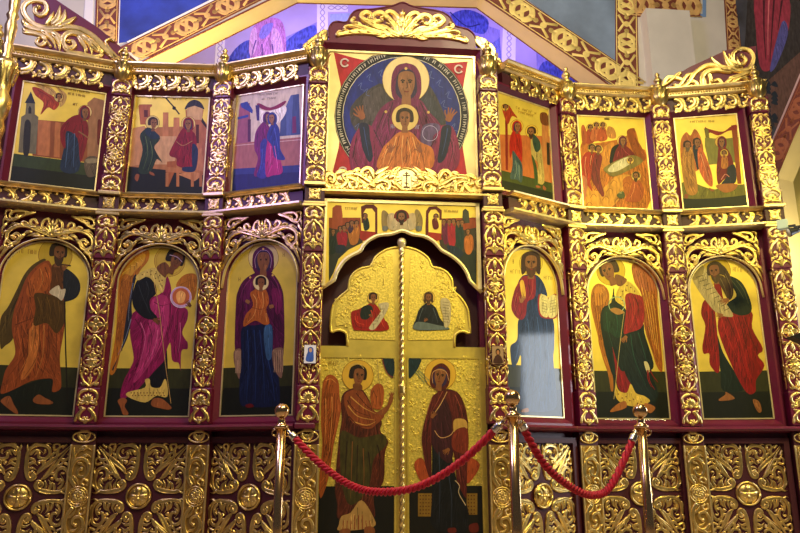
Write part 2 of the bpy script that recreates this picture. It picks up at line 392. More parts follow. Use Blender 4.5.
# ---- pilasters: built once per tier, then copied
PPX = {1: 102.5, 2: 210.5, 3: 312.5, 4: 494.5, 5: 578, 6: 676, 7: 781}
def pil_frame(k):
    if k == 0: b = BAY[0]; return b.loc(.04, 0), b.ang
    if k in (3, 4): a = BAY[3].ang
    elif k == 7: a = BAY[6].ang
    else: a = (BAY[k - 1].ang + BAY[k].ang) / 2
    e = Vector((math.cos(a), math.sin(a))); n = Vector((e.y, -e.x)); pl = Plane(Vector(A[k]) - e * .5, Vector(A[k]) + e * .5)
    u, z = pl.hit(PPX[k], 265, .10); return pl.loc(u, 0), a
def side_carving(r, z0, z1, n, dep, hw):
    for sx in (1, -1):
        mb = MB(); h = (z1 - z0) / n
        for q in range(n):
            mb.push(1, 0, 0, 1 if q % 2 else -1, 0, z0 + (q + (0 if q % 2 else 1)) * h)
            mb.scroll((-.03, .01), 1.2, h * 1.1, -2 / h, -6 / h, .010, .006, .012, .008, 14, 3, 1, h * .3, lk=-20)
            mb.leaf((.0, h * .1), 1.9, h * .45, .012, -8, .012)
            mb.pop()
        mb.ribbon([(-.005, z0), (-.005, (z0 + z1) / 2), (-.005, z1)], [.010] * 3, .008)
        mb.build('side_carving', GOLD, r, (sx * hw, -dep / 2, 0), sx * PI / 2)
def upper_pilaster():
    r = empty('pilaster', (0, 0, 0))
    m = MB(); m.box(-.085, .085, -.10, .05, 2.42, 3.60, 0, .006); m.box(-.095, .095, -.115, .06, 2.42, 2.585, 0, .006); m.box(-.095, .095, -.115, .06, 3.43, 3.60, 0, .006)
    m.build('body', PLUM, r)
    m = MB(); shaft(m, 2.60, 3.42, .155, 4); m.build('shaft_carving', GOLD, r, (0, -.10, 0))
    m = MB(); shell_block(m, -.09, .09, 3.435, 3.595); m.build('capital_carving', GOLD, r, (0, -.115, 0))
    m = MB(); shell_block(m, -.09, .09, 2.425, 2.58); m.build('base_carving', GOLD, r, (0, -.115, 0))
    side_carving(r, 2.6, 3.42, 6, .12, .085)
    m = MB(); prof = [(.04, 3.585), (.05, 3.60), (.070, 3.625), (.082, 3.66), (.085, 3.69), (.074, 3.725), (.055, 3.75), (.042, 3.765), (.060, 3.785), (.062, 3.80), (.040, 3.815), (.030, 3.85), (.044, 3.865), (.046, 3.885), (.028, 3.91), (.016, 3.94), (.028, 3.95), (.012, 3.975)]
    m.lathe(prof, 40, 0, -.10)
    for i in range(len(m.v)):
        x, y, z = m.v[i]; g = 1 + (.10 * math.cos(10 * math.atan2(y + .10, x)) if 3.60 < z < 3.76 else 0); m.v[i] = (x * g, -.10 + (y + .10) * g, z)
    for k in range(9):
        a = -PI / 2 + (k - 4) * .42; x, y = .075 * math.cos(a), .075 * math.sin(a); b = len(m.v)
        for q in range(6):
            t = q / 5; rr = .078 + .030 * t * t; w_ = .20 * math.sin(PI * (q + .8) / 6.5)
            for da in (-w_, 0, w_): m.v.append(((rr + (.008 if da == 0 else 0)) * math.cos(a + da), -.10 + (rr + (.008 if da == 0 else 0)) * math.sin(a + da), 3.66 + .10 * t))
        for q in range(5):
            for d in (0, 1): m.face([b + q * 3 + d, b + q * 3 + d + 1, b + q * 3 + d + 4, b + q * 3 + d + 3], 0, True)
    m.build('finial', GOLD, r)
    return r
def lower_pilaster():
    r = empty('pilaster', (0, 0, 0))
    m = MB(); m.box(-.085, .085, -.10, .06, .262, 2.21, 0, .006); m.box(-.095, .095, -.115, .06, .262, .575, 0, .006); m.box(-.095, .095, -.115, .06, 1.765, 2.21, 0, .006)
    m.build('body', PLUM, r)
    MB().box(-.105, .105, -.14, -.10, 2.185, 2.21, 0, .004).build('abacus', GOLD2, r); m = MB(); shell_block(m, -.09, .09, 2.075, 2.185); m.build('capital_carving', GOLD, r, (0, -.115, 0))
    m = MB(); heart(m, 1.775, .29, .175, -1, 3); m.build('neck_carving', GOLD, r, (0, -.115, 0))
    m = MB(); shaft(m, 1.235, 1.75, .155, 2); m.build('shaft_carving', GOLD, r, (0, -.10, 0))
    m = MB(); shaft(m, .585, 1.055, .155, 2); m.build('shaft_carving', GOLD, r, (0, -.10, 0))
    m = MB(); rosette(m, 0, 1.145, .075, 4, .018); m.build('boss', GOLD, r, (0, -.10, 0))
    m = MB(); shell_block(m, -.09, .09, .415, .565)
    for sx in (1, -1):
        m.at(0, .27, 0, 1, sx); m.scroll((.01, .13), -.5, .19, -4, -36, .012, .008, .014, .011, 14, 2, 1, .04, lk=-20); m.scroll((.085, .01), 1.7, .12, -2, 20, .010, .006, .012, .008, 10); m.pop()
    m.build('base_carving', GOLD, r, (0, -.115, 0))
    side_carving(r, .60, 1.75, 7, .12, .085)
    return r
DSCR = [([(-.03, -.15), (-.07, -.09), (-.08, -.01), (-.05, .07), (.01, .09), (.06, .05), (.07, -.02), (.04, -.07), (-.01, -.06), (-.02, -.02), (.01, .0)], .020, .012, .018, 1),
    ([(.07, -.15), (.075, -.11), (.04, -.09), (.02, -.12), (.04, -.14)], .014, .010, .012, 0), ([(-.07, .0), (-.07, .10), (-.03, .16), (.04, .18), (.08, .16)], .020, .010, 0, 1), ([(-.05, .07), (-.075, .14), (-.07, .19)], .016, .010, 0, 1), ([(.0, .09), (.04, .12), (.08, .10)], .018, .010, 0, 1), ([(-.04, .14), (-.01, .19), (.03, .20), (.01, .165)], .012, .010, .012, 0),
    ([(-.06, -.06), (-.02, -.10), (.0, -.15)], .016, .008, 0, 1), ([(.055, .05), (.082, .03), (.085, -.03)], .014, .008, 0, 0), ([(-.035, .05), (.0, .045), (.03, .02)], .014, .008, 0, 1)]
def dado_pilaster():
    r = empty('pilaster', (0, 0, 0))
    m = MB(); m.box(-.10, .10, -.09, .05, FL, .205, 0, .006); m.build('body', PLUMD, r)  # same plum as the bays, in its shaded copy
    m = MB()
    for sx in (1, -1): m.box(sx * .096 - .008, sx * .096 + .008, -.108, -.09, FL + .1, .085, 0, .004)
    m.build('edge_fillet', GOLD2, r)
    m = MB()
    P = arcpts(0, .152, .092, .045, 0, 2 * PI, 24); m.ribbon(P, [.008] * 25, .016)
    for sx in (1, -1):
        m.at(0, .15, 0, 1, sx); m.scroll((.0, -.03), .35, .15, 6, 42, .009, .006, .015, .008, 14, 0); m.leaf((.01, .0), .6, .05, .011, -6); m.pop()
    m.leaf((0, .125), PI / 2, .05, .012); m.build('capital_carving', GOLD, r, (0, -.09, 0))
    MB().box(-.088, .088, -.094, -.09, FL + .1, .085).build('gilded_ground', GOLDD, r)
    for zc, fl in ((-.115, 1), (-.575, -1)):
        m = MB(); m.push(.95, 0, 0, fl * .95, 0, zc)
        for pts, w0, w1, bud, gr in DSCR:
            Q = smooth(pts, False, 5); n = len(Q); W = [w0 + (w1 - w0) * i / (n - 1) for i in range(n)]
            if not bud: W = [ww * min(1, .3 + 4 * i / n) * (1 - .85 * max(0, (i / (n - 1) - .5) / .5)) for i, ww in enumerate(W)]
            m.ribbon(Q, W, .022, 0, m.GRV if gr else None)
            if bud: m.bud(Q[-1][0], Q[-1][1], bud, bud, .008)
        m.pop(); m.build('shaft_carving', GOLD, r, (0, -.094, 0))
    m = MB(); P = arcpts(0, -.345, .082, .082, 0, 2 * PI, 24); m.ribbon(P, [.008] * 25, .016); rosette(m, 0, -.345, .062, 8, .014)
    for q in range(16): m.bud(.072 * math.cos(q * PI / 8), -.345 + .072 * math.sin(q * PI / 8), .008, n=6, rings=2)
    m.build('rosette', GOLD, r, (0, -.09, 0))
    return r
POS = ['leftmost of its row', 'second from left in its row', 'third from left in its row', 'just left of the double doors',
       'just right of the double doors', 'third from right in its row', 'second from right in its row', 'rightmost of its row']
for fn, txt, grp, ks in ((upper_pilaster, 'gilded upper pilaster topped by an urn, ', 'upper tier pilasters', range(8)), (lower_pilaster, 'tall gilded lower pilaster above the ledge, ', 'lower tier pilasters', range(1, 8)), (dado_pilaster, 'gilded scroll-leaf pilaster below the ledge, ', 'dado pilasters', range(1, 8))):
    proto = None
    for k in ks:
        l, a = pil_frame(k)
        o = fn() if proto is None else copy_tree(proto)
        proto = proto or o
        o.location = l; o.rotation_euler = (0, 0, a); tag(o, txt + POS[k], 'pilaster', grp)
# break-out blocks with a little rosette where the mid cornice crosses each pilaster
proto = None
for k in range(8):
    l, a = pil_frame(k)
    if proto is None:
        o = proto = empty('cornice_block', (0, 0, 0))
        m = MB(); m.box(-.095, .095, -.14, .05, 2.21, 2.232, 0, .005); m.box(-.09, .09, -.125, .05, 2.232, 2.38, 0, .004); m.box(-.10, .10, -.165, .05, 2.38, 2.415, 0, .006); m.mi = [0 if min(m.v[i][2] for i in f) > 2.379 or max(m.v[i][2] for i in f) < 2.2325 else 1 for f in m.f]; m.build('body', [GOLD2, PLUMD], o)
        m = MB(); rosette(m, 0, 2.307, .048, 6, .012)
        for q in range(4): m.leaf((0, 2.307), PI / 4 + q * PI / 2, .075, .014, 0, .01)
        m.build('rosette', GOLD, o, (0, -.125, 0))
    else: o = copy_tree(proto)
    o.location = l; o.rotation_euler = (0, 0, a); tag(o, 'gilded cornice block with a square rosette, ' + POS[k], 'cornice block', 'cornice blocks')
# ---- arch carvings and dado grilles
ARC_U = BAY[1].hit(160.3, 240, .03)[0]
ARCH_ST = [('405,244 460,226 515,208 570,194 625,206 664,240 664,292 630,316 596,300 590,266 614,250 636,272', .022, .015, .020, 1), ('470,232 470,200 500,196 534,184 546,160 522,148 505,170', .017, .012, .015, 1), ('420,236 446,200 470,184 466,150 440,134 432,158', .016, .011, .013, 1),
    ('520,226 560,240 578,285', .018, .010, 0, 1), ('470,240 515,244 550,262', .018, .010, 0, 1), ('440,246 480,252 520,256', .014, .010, 0, 0), ('560,246 600,290 632,328', .018, .012, 0, 1),
    ('664,282 672,330 645,345 622,332', .016, .010, .013, 0), ('618,312 650,345 676,400 690,450', .020, .012, 0, 1), ('655,330 690,360 700,410', .018, .010, 0, 1), ('545,190 580,170 600,182 585,198', .014, .010, .011, 0), ('600,196 640,190 672,214', .016, .010, 0, 1), ('505,190 530,200 560,190', .014, .010, 0, 0), ('420,160 440,185 430,215', .014, .008, 0, 0), ('664,240 690,250 695,300', .014, .01, 0, 0), ('610,268 622,285 640,280', .012, .01, 0, 0)]
CORNER_ST = [('524,102 575,120 635,152 700,200', .016, .014, 0, 1), ('560,106 620,106 664,116 676,148 646,158 634,136', .016, .011, .014, 1), ('605,136 650,166 684,172 700,146', .016, .010, .012, 1), ('660,112 700,110 706,140', .014, .010, .011, 0), ('580,112 600,124 640,124', .014, .008, 0, 0), ('690,150 706,175 704,210', .014, .01, 0, 1), ('680,190 704,230 700,270', .014, .01, 0, 1)]
def arch_carving(i):
    b = BAY[i]; u0, u1 = RL[i]; cx = (u0 + u1) / 2; hw = (u1 - u0) / 2 + .02
    r = empty('arch_carving', b.loc(cx, ZLS), b.ang, 'gilded pierced scroll arch over the icon in the ' + SIDE[i], 'arch carving', 'icon arches')
    Pt, R, c, a = arch_line(0, hw, .0, ZLT - ZLS + .01)
    m = MB(); m.ribbon([(-hw - .01, -.10)] + Pt + [(hw + .01, -.10)], [.008] * (len(Pt) + 2), .03, 0)
    m.build('arch_fillet', FILLET, r, (0, -.01, 0))
    kx = (hw - .02) / ((RL[1][1] - RL[1][0]) / 2)
    def strokes(m, ST, sx):
        for line, a_, b_, bud, gr in ST:
            q = [float(t) for t in line.replace(',', ' ').split()]; P = px_local(BAY[1], list(zip(q[::2], q[1::2])), .03, ARC_U, ZLS, (100, 205), 6.67)
            Q = smooth([(sx * x * kx, z) for x, z in P], False, 5); n = len(Q); W = [a_ + (b_ - a_) * i / (n - 1) for i in range(n)]
            W = [ww * min(1, .35 + 4 * i / n) for i, ww in enumerate(W)] if bud else [ww * min(1, .3 + 4 * i / n) * (1 - .85 * max(0, (i / (n - 1) - .5) / .5)) for i, ww in enumerate(W)]
            m.ribbon(Q, W, .024, 0, m.GRV if gr else None)
            if bud: m.bud(Q[-1][0], Q[-1][1], bud, bud * .9, .008)
    m = MB()
    for sx in (1, -1): strokes(m, ARCH_ST, sx)
    zp = px_local(BAY[1], [(403, 236)], .03, ARC_U, ZLS, (100, 205), 6.67)[0][1]
    m.fan(0, zp, PI / 2, .13, 7, 1.9, .013, .024); m.fan(0, zp + .07, PI / 2, .09, 3, .9, .012, .026)
    m.build('arch_scrolls', GOLD, r, (0, -.015, 0))
    for sx in (1, -1):
        m = MB(); strokes(m, CORNER_ST, sx); m.build('corner_carving', GOLD, r, (0, -.015, 0))
    return r
def dado_grille(i):
    b = BAY[i]; u0, u1 = RL[i]; cx = (u0 + u1) / 2; W = (u1 - u0) / 2 + .03; H = .45; zc = -.345
    r = empty('openwork_grille', b.loc(cx, zc), b.ang, 'gilded openwork dado panel with cross medallion in the ' + SIDE[i], 'carved panel', 'dado panels')
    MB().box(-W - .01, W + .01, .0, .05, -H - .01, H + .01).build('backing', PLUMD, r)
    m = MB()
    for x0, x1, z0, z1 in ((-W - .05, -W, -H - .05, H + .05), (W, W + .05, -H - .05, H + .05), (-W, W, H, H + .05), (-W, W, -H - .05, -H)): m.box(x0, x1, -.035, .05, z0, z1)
    m.build('frame', PLUMD, r)  # plum frame in the shaded copy, dimness put into the colour
    for sx in (1, -1):
        for sz in (1, -1):
            m = MB(); m.push(sx, 0, 0, sz, 0, 0); m.push(1, 0, 0, 1, .008, .009); wedge(m, W - .010, H * .975); m.pop(); m.build('foliage', GOLD, r, (0, 0, 0))
            m = MB(); m.push(0, sz, sx, 0, 0, 0); m.push(1, 0, 0, 1, .008, .009); wedge(m, H - .010, W * .975); m.pop(); m.build('foliage', GOLD, r, (0, 0, 0))
    m = MB(); rosette(m, 0, 0, .10, 8, .02, cross=True); m.build('cross_medallion', GOLD, r, (0, -.012, 0))
for i in (0, 1, 2, 4, 5, 6): arch_carving(i); dado_grille(i)
# ================================================================ centre bay: crest, big panel surround, doors
CB = BAY[3]
CREST_PX = [(75, 215), (78, 160), (78, 125), (92, 100), (115, 92), (140, 96), (158, 92), (170, 68), (190, 48), (215, 42), (255, 41), (300, 35), (350, 25), (390, 12), (428, 27), (480, 38), (530, 46), (565, 57), (590, 75), (600, 95), (615, 112), (640, 118), (668, 127), (688, 145), (697, 165), (698, 225)]
def crest():
    u0, z0 = CB.L / 2, 3.80
    r = empty('crest_board', CB.loc(u0, z0), CB.ang, 'plum ogee-topped crest board with gilded foliage above the big central panel', 'crest')
    P = px_local(CB, CREST_PX, .02, u0, z0, (310, 0), 4.21)
    x0, x1 = P[0][0], P[-1][0]
    top = smooth(P[1:-1], False, 4)
    MB().prism([(x0, .13)] + top + [(x1, .13)], -.025, .09).build('board', PLUM, r)
    mb = MB(); mb.ribbon(top, [.009] * len(top), .012, 0, None, -.025); mb.build('edge_moulding', PLUM, r)
    f0 = px_local(CB, [(100, 132), (665, 170), (390, 40), (390, 158)], .05, u0, z0, (310, 0), 4.21)
    xc, zb, zt = f0[2][0], (f0[0][1] + f0[1][1]) / 2 - .01, f0[2][1]; hw = (f0[1][0] - f0[0][0]) / 2; h = zt - zb
    for mir in (xc, None):
        m = MB(); traced(m, CB, CREST_ST, .05, u0, z0, (310, 0), 4.21, mir); m.build('foliage', GOLD, r, (0, -.025, 0))
    m = MB(); m.fan(xc, zb + .02, PI / 2, h * .55, 7, 2.2, .02, .03); m.fan(xc, zb + h * .50, PI / 2, h * .42, 5, 1.6, .018, .032); m.fan(xc, zb + h * .80, PI / 2, h * .24, 3, 1.0, .014, .03)
    m.build('centre_palmette', GOLD, r, (0, -.025, 0))
# plum surround of the big panel
def surround(bay, u0, u1, z0, z1, wi, wo, wd, r, arch=None, nm='surround', m=PLUM, bottom=True):
    """sloping frame around an opening: inner edge at depth wi, outer edge at wo, wd wide"""
    mb = MB()
    O = [(u0 - wd, z0 - wd), (u1 + wd, z0 - wd), (u1 + wd, z1 + wd), (u0 - wd, z1 + wd)]; I = [(u0, z0), (u1, z0), (u1, z1), (u0, z1)]
    O2 = [(u0 - wd - .02, z0 - wd - .02), (u1 + wd + .02, z0 - wd - .02), (u1 + wd + .02, z1 + wd + .02), (u0 - wd - .02, z1 + wd + .02)]
    k = 0
    for a, ya in ((O2, -wo), (O, -wo), (I, -wi), (I, .05)): mb.v += [(p[0], ya, p[1]) for p in a]
    mb.v += [(p[0], .05, p[1]) for p in O2]
    for q in range(4):
        for i in range(4):
            j = (i + 1) % 4
            if arch and i == 2 and q < 2: continue
            mb.face([q * 4 + i, q * 4 + j, q * 4 + 4 + j, q * 4 + 4 + i])
    return mb.build(nm, m, r)
def traced(m, bay, strokes, w, u0, z0, off, sc, mirror=None):
    """carved stems and leaves following drawn lines: (points, width at start, width at end, bud, grooved)"""
    for line, a, b, bud, gr in strokes:
        q = [float(t) for t in line.replace(',', ' ').split()]; P = px_local(bay, list(zip(q[::2], q[1::2])), w, u0, z0, off, sc)
        Q = smooth(P, False, 5)
        if mirror is not None: Q = [(2 * mirror - x, z) for x, z in Q]
        n = len(Q); W = [1.2 * (a + (b - a) * i / (n - 1)) * (min(1, .25 + i / 3) if not bud else min(1, .35 + i / 4)) for i in range(n)]
        if not bud: W = [ww * (1 - .85 * max(0, (i / (n - 1) - .6) / .4)) for i, ww in enumerate(W)]
        m.ribbon(Q, W, .03, 0, m.GRV if gr else m.RND)
        if bud: m.bud(Q[-1][0], Q[-1][1], bud, bud * .9, .012)
SCR_L = [('720,362 640,302 560,218 470,165 380,155 290,162 205,140 152,92 135,42 160,6 210,-6 262,10 275,50 245,82 212,72 205,46 226,36', .030, .018, .026, 1),
    ('300,140 340,95 355,25', .030, .02, 0, 1), ('312,150 372,105 384,48', .030, .02, 0, 1), ('330,152 400,125 452,92', .030, .02, 0, 1), ('265,150 300,100 318,60', .024, .015, 0, 0),
    ('612,312 540,255 480,200 420,186 380,210 376,256 410,280 440,264 430,238 406,238', .032, .016, .024, 1),
    ('135,128 180,160 262,176 332,198 372,245 402,300 480,312 555,330 600,322 590,300', .026, .016, .020, 1),
    ('130,182 190,188 250,208 266,240 240,262 214,244 228,222', .024, .014, .018, 1), ('240,212 275,240 296,268', .018, .012, .018, 0),
    ('300,185 345,240 352,305', .026, .012, 0, 1), ('235,172 302,222 332,285', .024, .012, 0, 1), ('482,200 535,262 545,325', .030, .012, 0, 1), ('512,220 575,268 592,312', .026, .012, 0, 1), ('455,200 505,280 500,318', .026, .012, 0, 1),
    ('722,352 690,330 642,275 626,240 650,226 672,236', .020, .012, .016, 0), ('720,340 745,300 720,290 705,306', .016, .010, .014, 0), ('150,150 135,120 140,105', .02, .012, 0, 0), ('160,195 140,170 128,165', .02, .012, 0, 0),
    ('640,320 690,350 760,345 790,360', .018, .012, .014, 0)]
SCR_R = [('50,296 110,284 180,288 235,252 268,204 330,166 400,176 470,192 530,180 552,132 532,96 490,86 455,108 455,146 490,162 515,142 494,120', .024, .018, .026, 1),
    ('470,190 430,158 404,92', .030, .02, 0, 1), ('452,186 388,172 342,124', .030, .02, 0, 1), ('482,180 446,142 432,108', .026, .02, 0, 1), ('500,178 478,150 470,120', .02, .014, 0, 0),
    ('452,200 380,188 322,200 300,240 320,282 372,286 396,260 380,236 352,246', .030, .016, .024, 1),
    ('545,194 490,214 430,240 392,292', .028, .014, 0, 1), ('530,212 470,236 420,275', .024, .012, 0, 1), ('540,240 500,228 450,250', .02, .012, 0, 0), ('430,230 482,222 526,238 530,266 500,282 480,264 496,252', .022, .014, .018, 1),
    ('40,298 60,270 100,272 150,242 180,212 200,202 190,214', .022, .014, .016, 0), ('110,268 140,226 205,238 190,266 165,262', .022, .014, .016, 1), ('228,240 270,250 282,282 252,294 236,274 252,266', .022, .014, .018, 1),
    ('200,262 230,215 280,200', .024, .012, 0, 1), ('330,200 345,240 330,275', .024, .012, 0, 1), ('300,215 320,250 312,290', .022, .012, 0, 0), ('405,290 440,270 446,290', .018, .012, .016, 0), ('90,290 130,295 150,280', .018, .012, .014, 0), ('530,190 545,170 530,160', .016, .01, 0, 0)]
CREST_ST = [('398,152 450,134 520,112 562,86 545,64 520,72 530,88', .030, .016, .022, 1), ('398,140 438,92 478,60 512,74 500,98 476,90', .028, .016, .022, 1), ('398,118 410,72 440,50 462,64 448,82', .026, .014, .020, 1),
    ('420,154 500,142 572,124 602,108 592,94', .026, .014, .020, 1), ('470,152 560,150 628,162 662,172 652,156', .022, .014, .018, 1), ('520,148 570,134 610,128 632,138 622,150', .020, .012, .018, 0),
    ('405,150 432,110 462,100', .026, .01, 0, 1), ('420,150 462,118 500,108', .026, .01, 0, 1), ('450,150 500,124 545,118', .024, .01, 0, 1), ('430,90 460,74 486,82', .020, .01, 0, 1), ('500,112 530,96 560,102', .022, .01, 0, 1), ('560,120 588,112 606,122', .018, .01, 0, 0), ('540,152 580,144 612,150', .020, .01, 0, 1), ('402,100 420,84 432,66', .02, .01, 0, 1), ('590,158 630,150 650,158', .016, .01, 0, 0), ('470,136 492,150 520,158', .02, .01, 0, 1), ('440,148 470,160 500,162', .02, .01, 0, 1)]
def crest_scroll(side):
    """sloping board with big gilded scroll on top of the end bays"""
    bay = BAY[0] if side < 0 else BAY[6]
    if side < 0: px = [(40, 52), (30, -6), (52, -4), (100, 28), (150, 62)]
    else: px = [(755, 92), (757, 45), (727, 49), (690, 66), (645, 90)]
    P = px_local(bay, px, .03); u0 = sum(p[0] for p in P) / 5; z0 = 3.80
    r = empty('crest_board', bay.loc(u0, z0), bay.ang, 'plum sloping crest board with big gilded scroll at the %s top corner of the screen' % ('left' if side < 0 else 'right'), 'crest', 'corner crests')
    xa, xb = min(p[0] for p in P) - u0, max(p[0] for p in P) - u0; zt = max(p[1] for p in P) - z0
    b = [(p[0] - u0, p[1] - z0) for p in P]
    b[0] = (b[0][0], 0.0); b[-1] = (b[-1][0], 0.0)
    MB().prism(b, -.01, .06).build('board', PLUM, r)
    m = MB()
    off, sc, ST = ((0, 0), 5.92, SCR_L) if side < 0 else ((640, 30), 4.84, SCR_R)
    traced(m, bay, ST, .04, u0, z0, off, sc)
    m.build('scroll_carving', GOLD, r, (0, -.01, 0))
crest(); crest_scroll(-1); crest_scroll(1)
# small gilded scrolls leaning on the feet of the central crest
SIDE_L = [('758,8 722,30 690,52 648,82 604,130 556,156', .036, .024, 0, 1), ('720,30 740,60 712,90 690,72 700,56', .030, .018, .022, 1), ('672,62 672,108 640,120 622,98 640,86', .030, .018, .022, 1), ('700,110 660,140 610,150 560,158', .034, .02, 0, 1), ('752,20 742,50 730,80', .024, .02, 0, 1), ('600,130 620,150 600,166', .02, .012, 0, 0)]
SIDE_R = [('34,38 54,84 104,118 132,160 168,198 184,232', .036, .024, 0, 1), ('44,50 96,84 134,120 128,160 104,150 112,126', .032, .018, .022, 1), ('60,90 84,118 110,150 130,190', .034, .02, 0, 1), ('110,170 130,200 150,225', .034, .02, 0, 1), ('150,170 176,190 188,222', .024, .014, 0, 0)]
for ST_, org, t in ((SIDE_L, (200, 30), 'left'), (SIDE_R, (470, 30), 'right')):
    u, z = CB.hit(318, 50, .05) if t == 'left' else CB.hit(488, 56, .05)
    r = empty('side_scroll', CB.loc(u, z), CB.ang, 'gilded leaf scroll leaning on the %s foot of the central crest board' % t, 'carved scroll', 'crest side scrolls')
    m = MB(); traced(m, CB, ST_, -.02, u, z, org, 5.92); m.build('scroll_carving', GOLD, r, (0, .02, 0))
# carved rail below the big panel, with the cross medallion
RAIL_ST = [('132,474 92,486 42,464 32,414 64,392 94,414 82,444 60,432', .024, .016, .026, 1), ('20,446 60,470 130,474 170,440 150,416 190,416 232,440 226,478 194,478 188,452 206,450', .022, .015, .024, 1),
    ('130,404 200,388 262,404 332,446 402,420 470,362 500,346', .026, .016, 0, 1), ('342,424 322,370 290,358 264,380 280,404 300,388', .022, .014, .022, 1), ('330,446 350,436 392,432 434,450 432,484 400,488 388,466 406,464', .022, .015, .024, 1), ('500,400 440,384 384,400 330,450 250,474 226,478', .022, .014, 0, 1),
    ('200,388 240,366 266,378', .024, .012, 0, 1), ('342,400 392,370 434,346', .026, .012, 0, 1), ('430,420 472,392 506,348', .026, .012, 0, 1), ('90,400 140,376 192,392', .024, .012, 0, 1), ('448,440 490,462 524,488', .024, .012, 0, 1), ('300,446 340,470 350,490', .022, .012, 0, 1), ('232,410 244,440 270,456', .022, .012, 0, 1), ('462,430 500,430 520,410', .022, .012, 0, 1), ('110,430 140,440 130,460', .018, .01, 0, 0), ('262,470 300,486 340,490', .02, .012, 0, 1), ('440,470 470,484 500,490', .02, .012, 0, 0), ('400,400 430,380 450,390', .016, .01, .014, 0), ('10,470 24,480 60,488 120,490', .018, .012, 0, 0), ('130,474 150,488 190,490', .02, .012, 0, 1), ('20,400 30,380 60,376', .018, .01, 0, 0)]
def rail():
    u0 = CB.L / 2 - .005; zb = CB.hit(405, 194, .09)[1]
    r = empty('carved_rail', CB.loc(u0, zb), CB.ang, 'gilded acanthus rail with round cross medallion under the big central panel', 'carved rail')
    hw = (CB.hit(489, 180, .09)[0] - CB.hit(321, 180, .09)[0]) / 2; H = .25
    MB().moulding([(-.01, -.02), (.09, -.02), (.13, -.005), (.13, .012), (.10, .028), (-.01, .028)], 2 * hw).build('bead_moulding', GOLD2, r, (-hw, 0, 0))
    bd = MB(); n = 44
    for k in range(n): bd.bud(-hw + (k + .5) * 2 * hw / n, .034, .012, .012, .105, n=6, rings=2)
    bd.build('beading', GOLD, r)
    prof = [(-hw, .0), (hw, .0), (hw, .15), (hw * .75, .19), (hw * .4, .21), (hw * .12, .27), (0, .285), (-hw * .12, .27), (-hw * .4, .21), (-hw * .75, .19), (-hw, .15)]
    MB().prism([(p[0] * .98, p[1] * .97) for p in prof], -.05, .0).build('rail_board', GOLD2, r)
    for mir in (None, 0.):
        m = MB(); traced(m, CB, RAIL_ST, .09, u0, zb, (320, 110), 6.27, mir); m.build('acanthus', GOLD, r, (0, -.05, 0))
    m = MB(); zc = .155; P = arcpts(0, zc, .112, .112, 0, 2 * PI, 36); m.ribbon(P, [.011] * 37, .03); m.build('medallion_rim', GOLD, r, (0, -.05, 0))
    d = MB(); d.prism(arcpts(0, zc, .108, .108, 0, 2 * PI, 36)[:-1], -.065, -.05); dm = d.build('medallion', FILLET, r)
    m = MB(); BR = paint('6a4a22', .1)
    for x0, x1, z0, z1 in ((-.006, .006, -.07, .075), (-.035, .035, .035, .046), (-.018, .018, .056, .064), (-.03, .03, -.088, -.07), (-.05, -.045, -.06, .03), (.045, .05, -.06, .03)): m.box(x0, x1, -.068, -.064, zc + z0, zc + z1)
    m.v += [(-.022, -.068, zc - .03), (-.022, -.068, zc - .038), (.022, -.068, zc - .052), (.022, -.068, zc - .044)]; m.face([len(m.v) - 4 + i for i in range(4)])
    m.build('cross', BR, dm)
rail()
# ================================================================ holy doors
WD = -.02      # door faces
DS = 3.331     # crop (318,190) 573/172
def dpx(pts): return px_local(CB, pts, WD, 0, 0, (318, 190), DS)
TYMP_CUT = [(15, 330), (55, 300), (62, 275), (85, 240), (110, 220), (140, 205), (152, 185), (175, 165), (205, 152), (245, 148), (280, 137), (315, 150), (350, 155), (380, 170), (400, 190), (412, 203), (445, 222), (475, 248), (495, 278), (505, 305), (540, 343)]
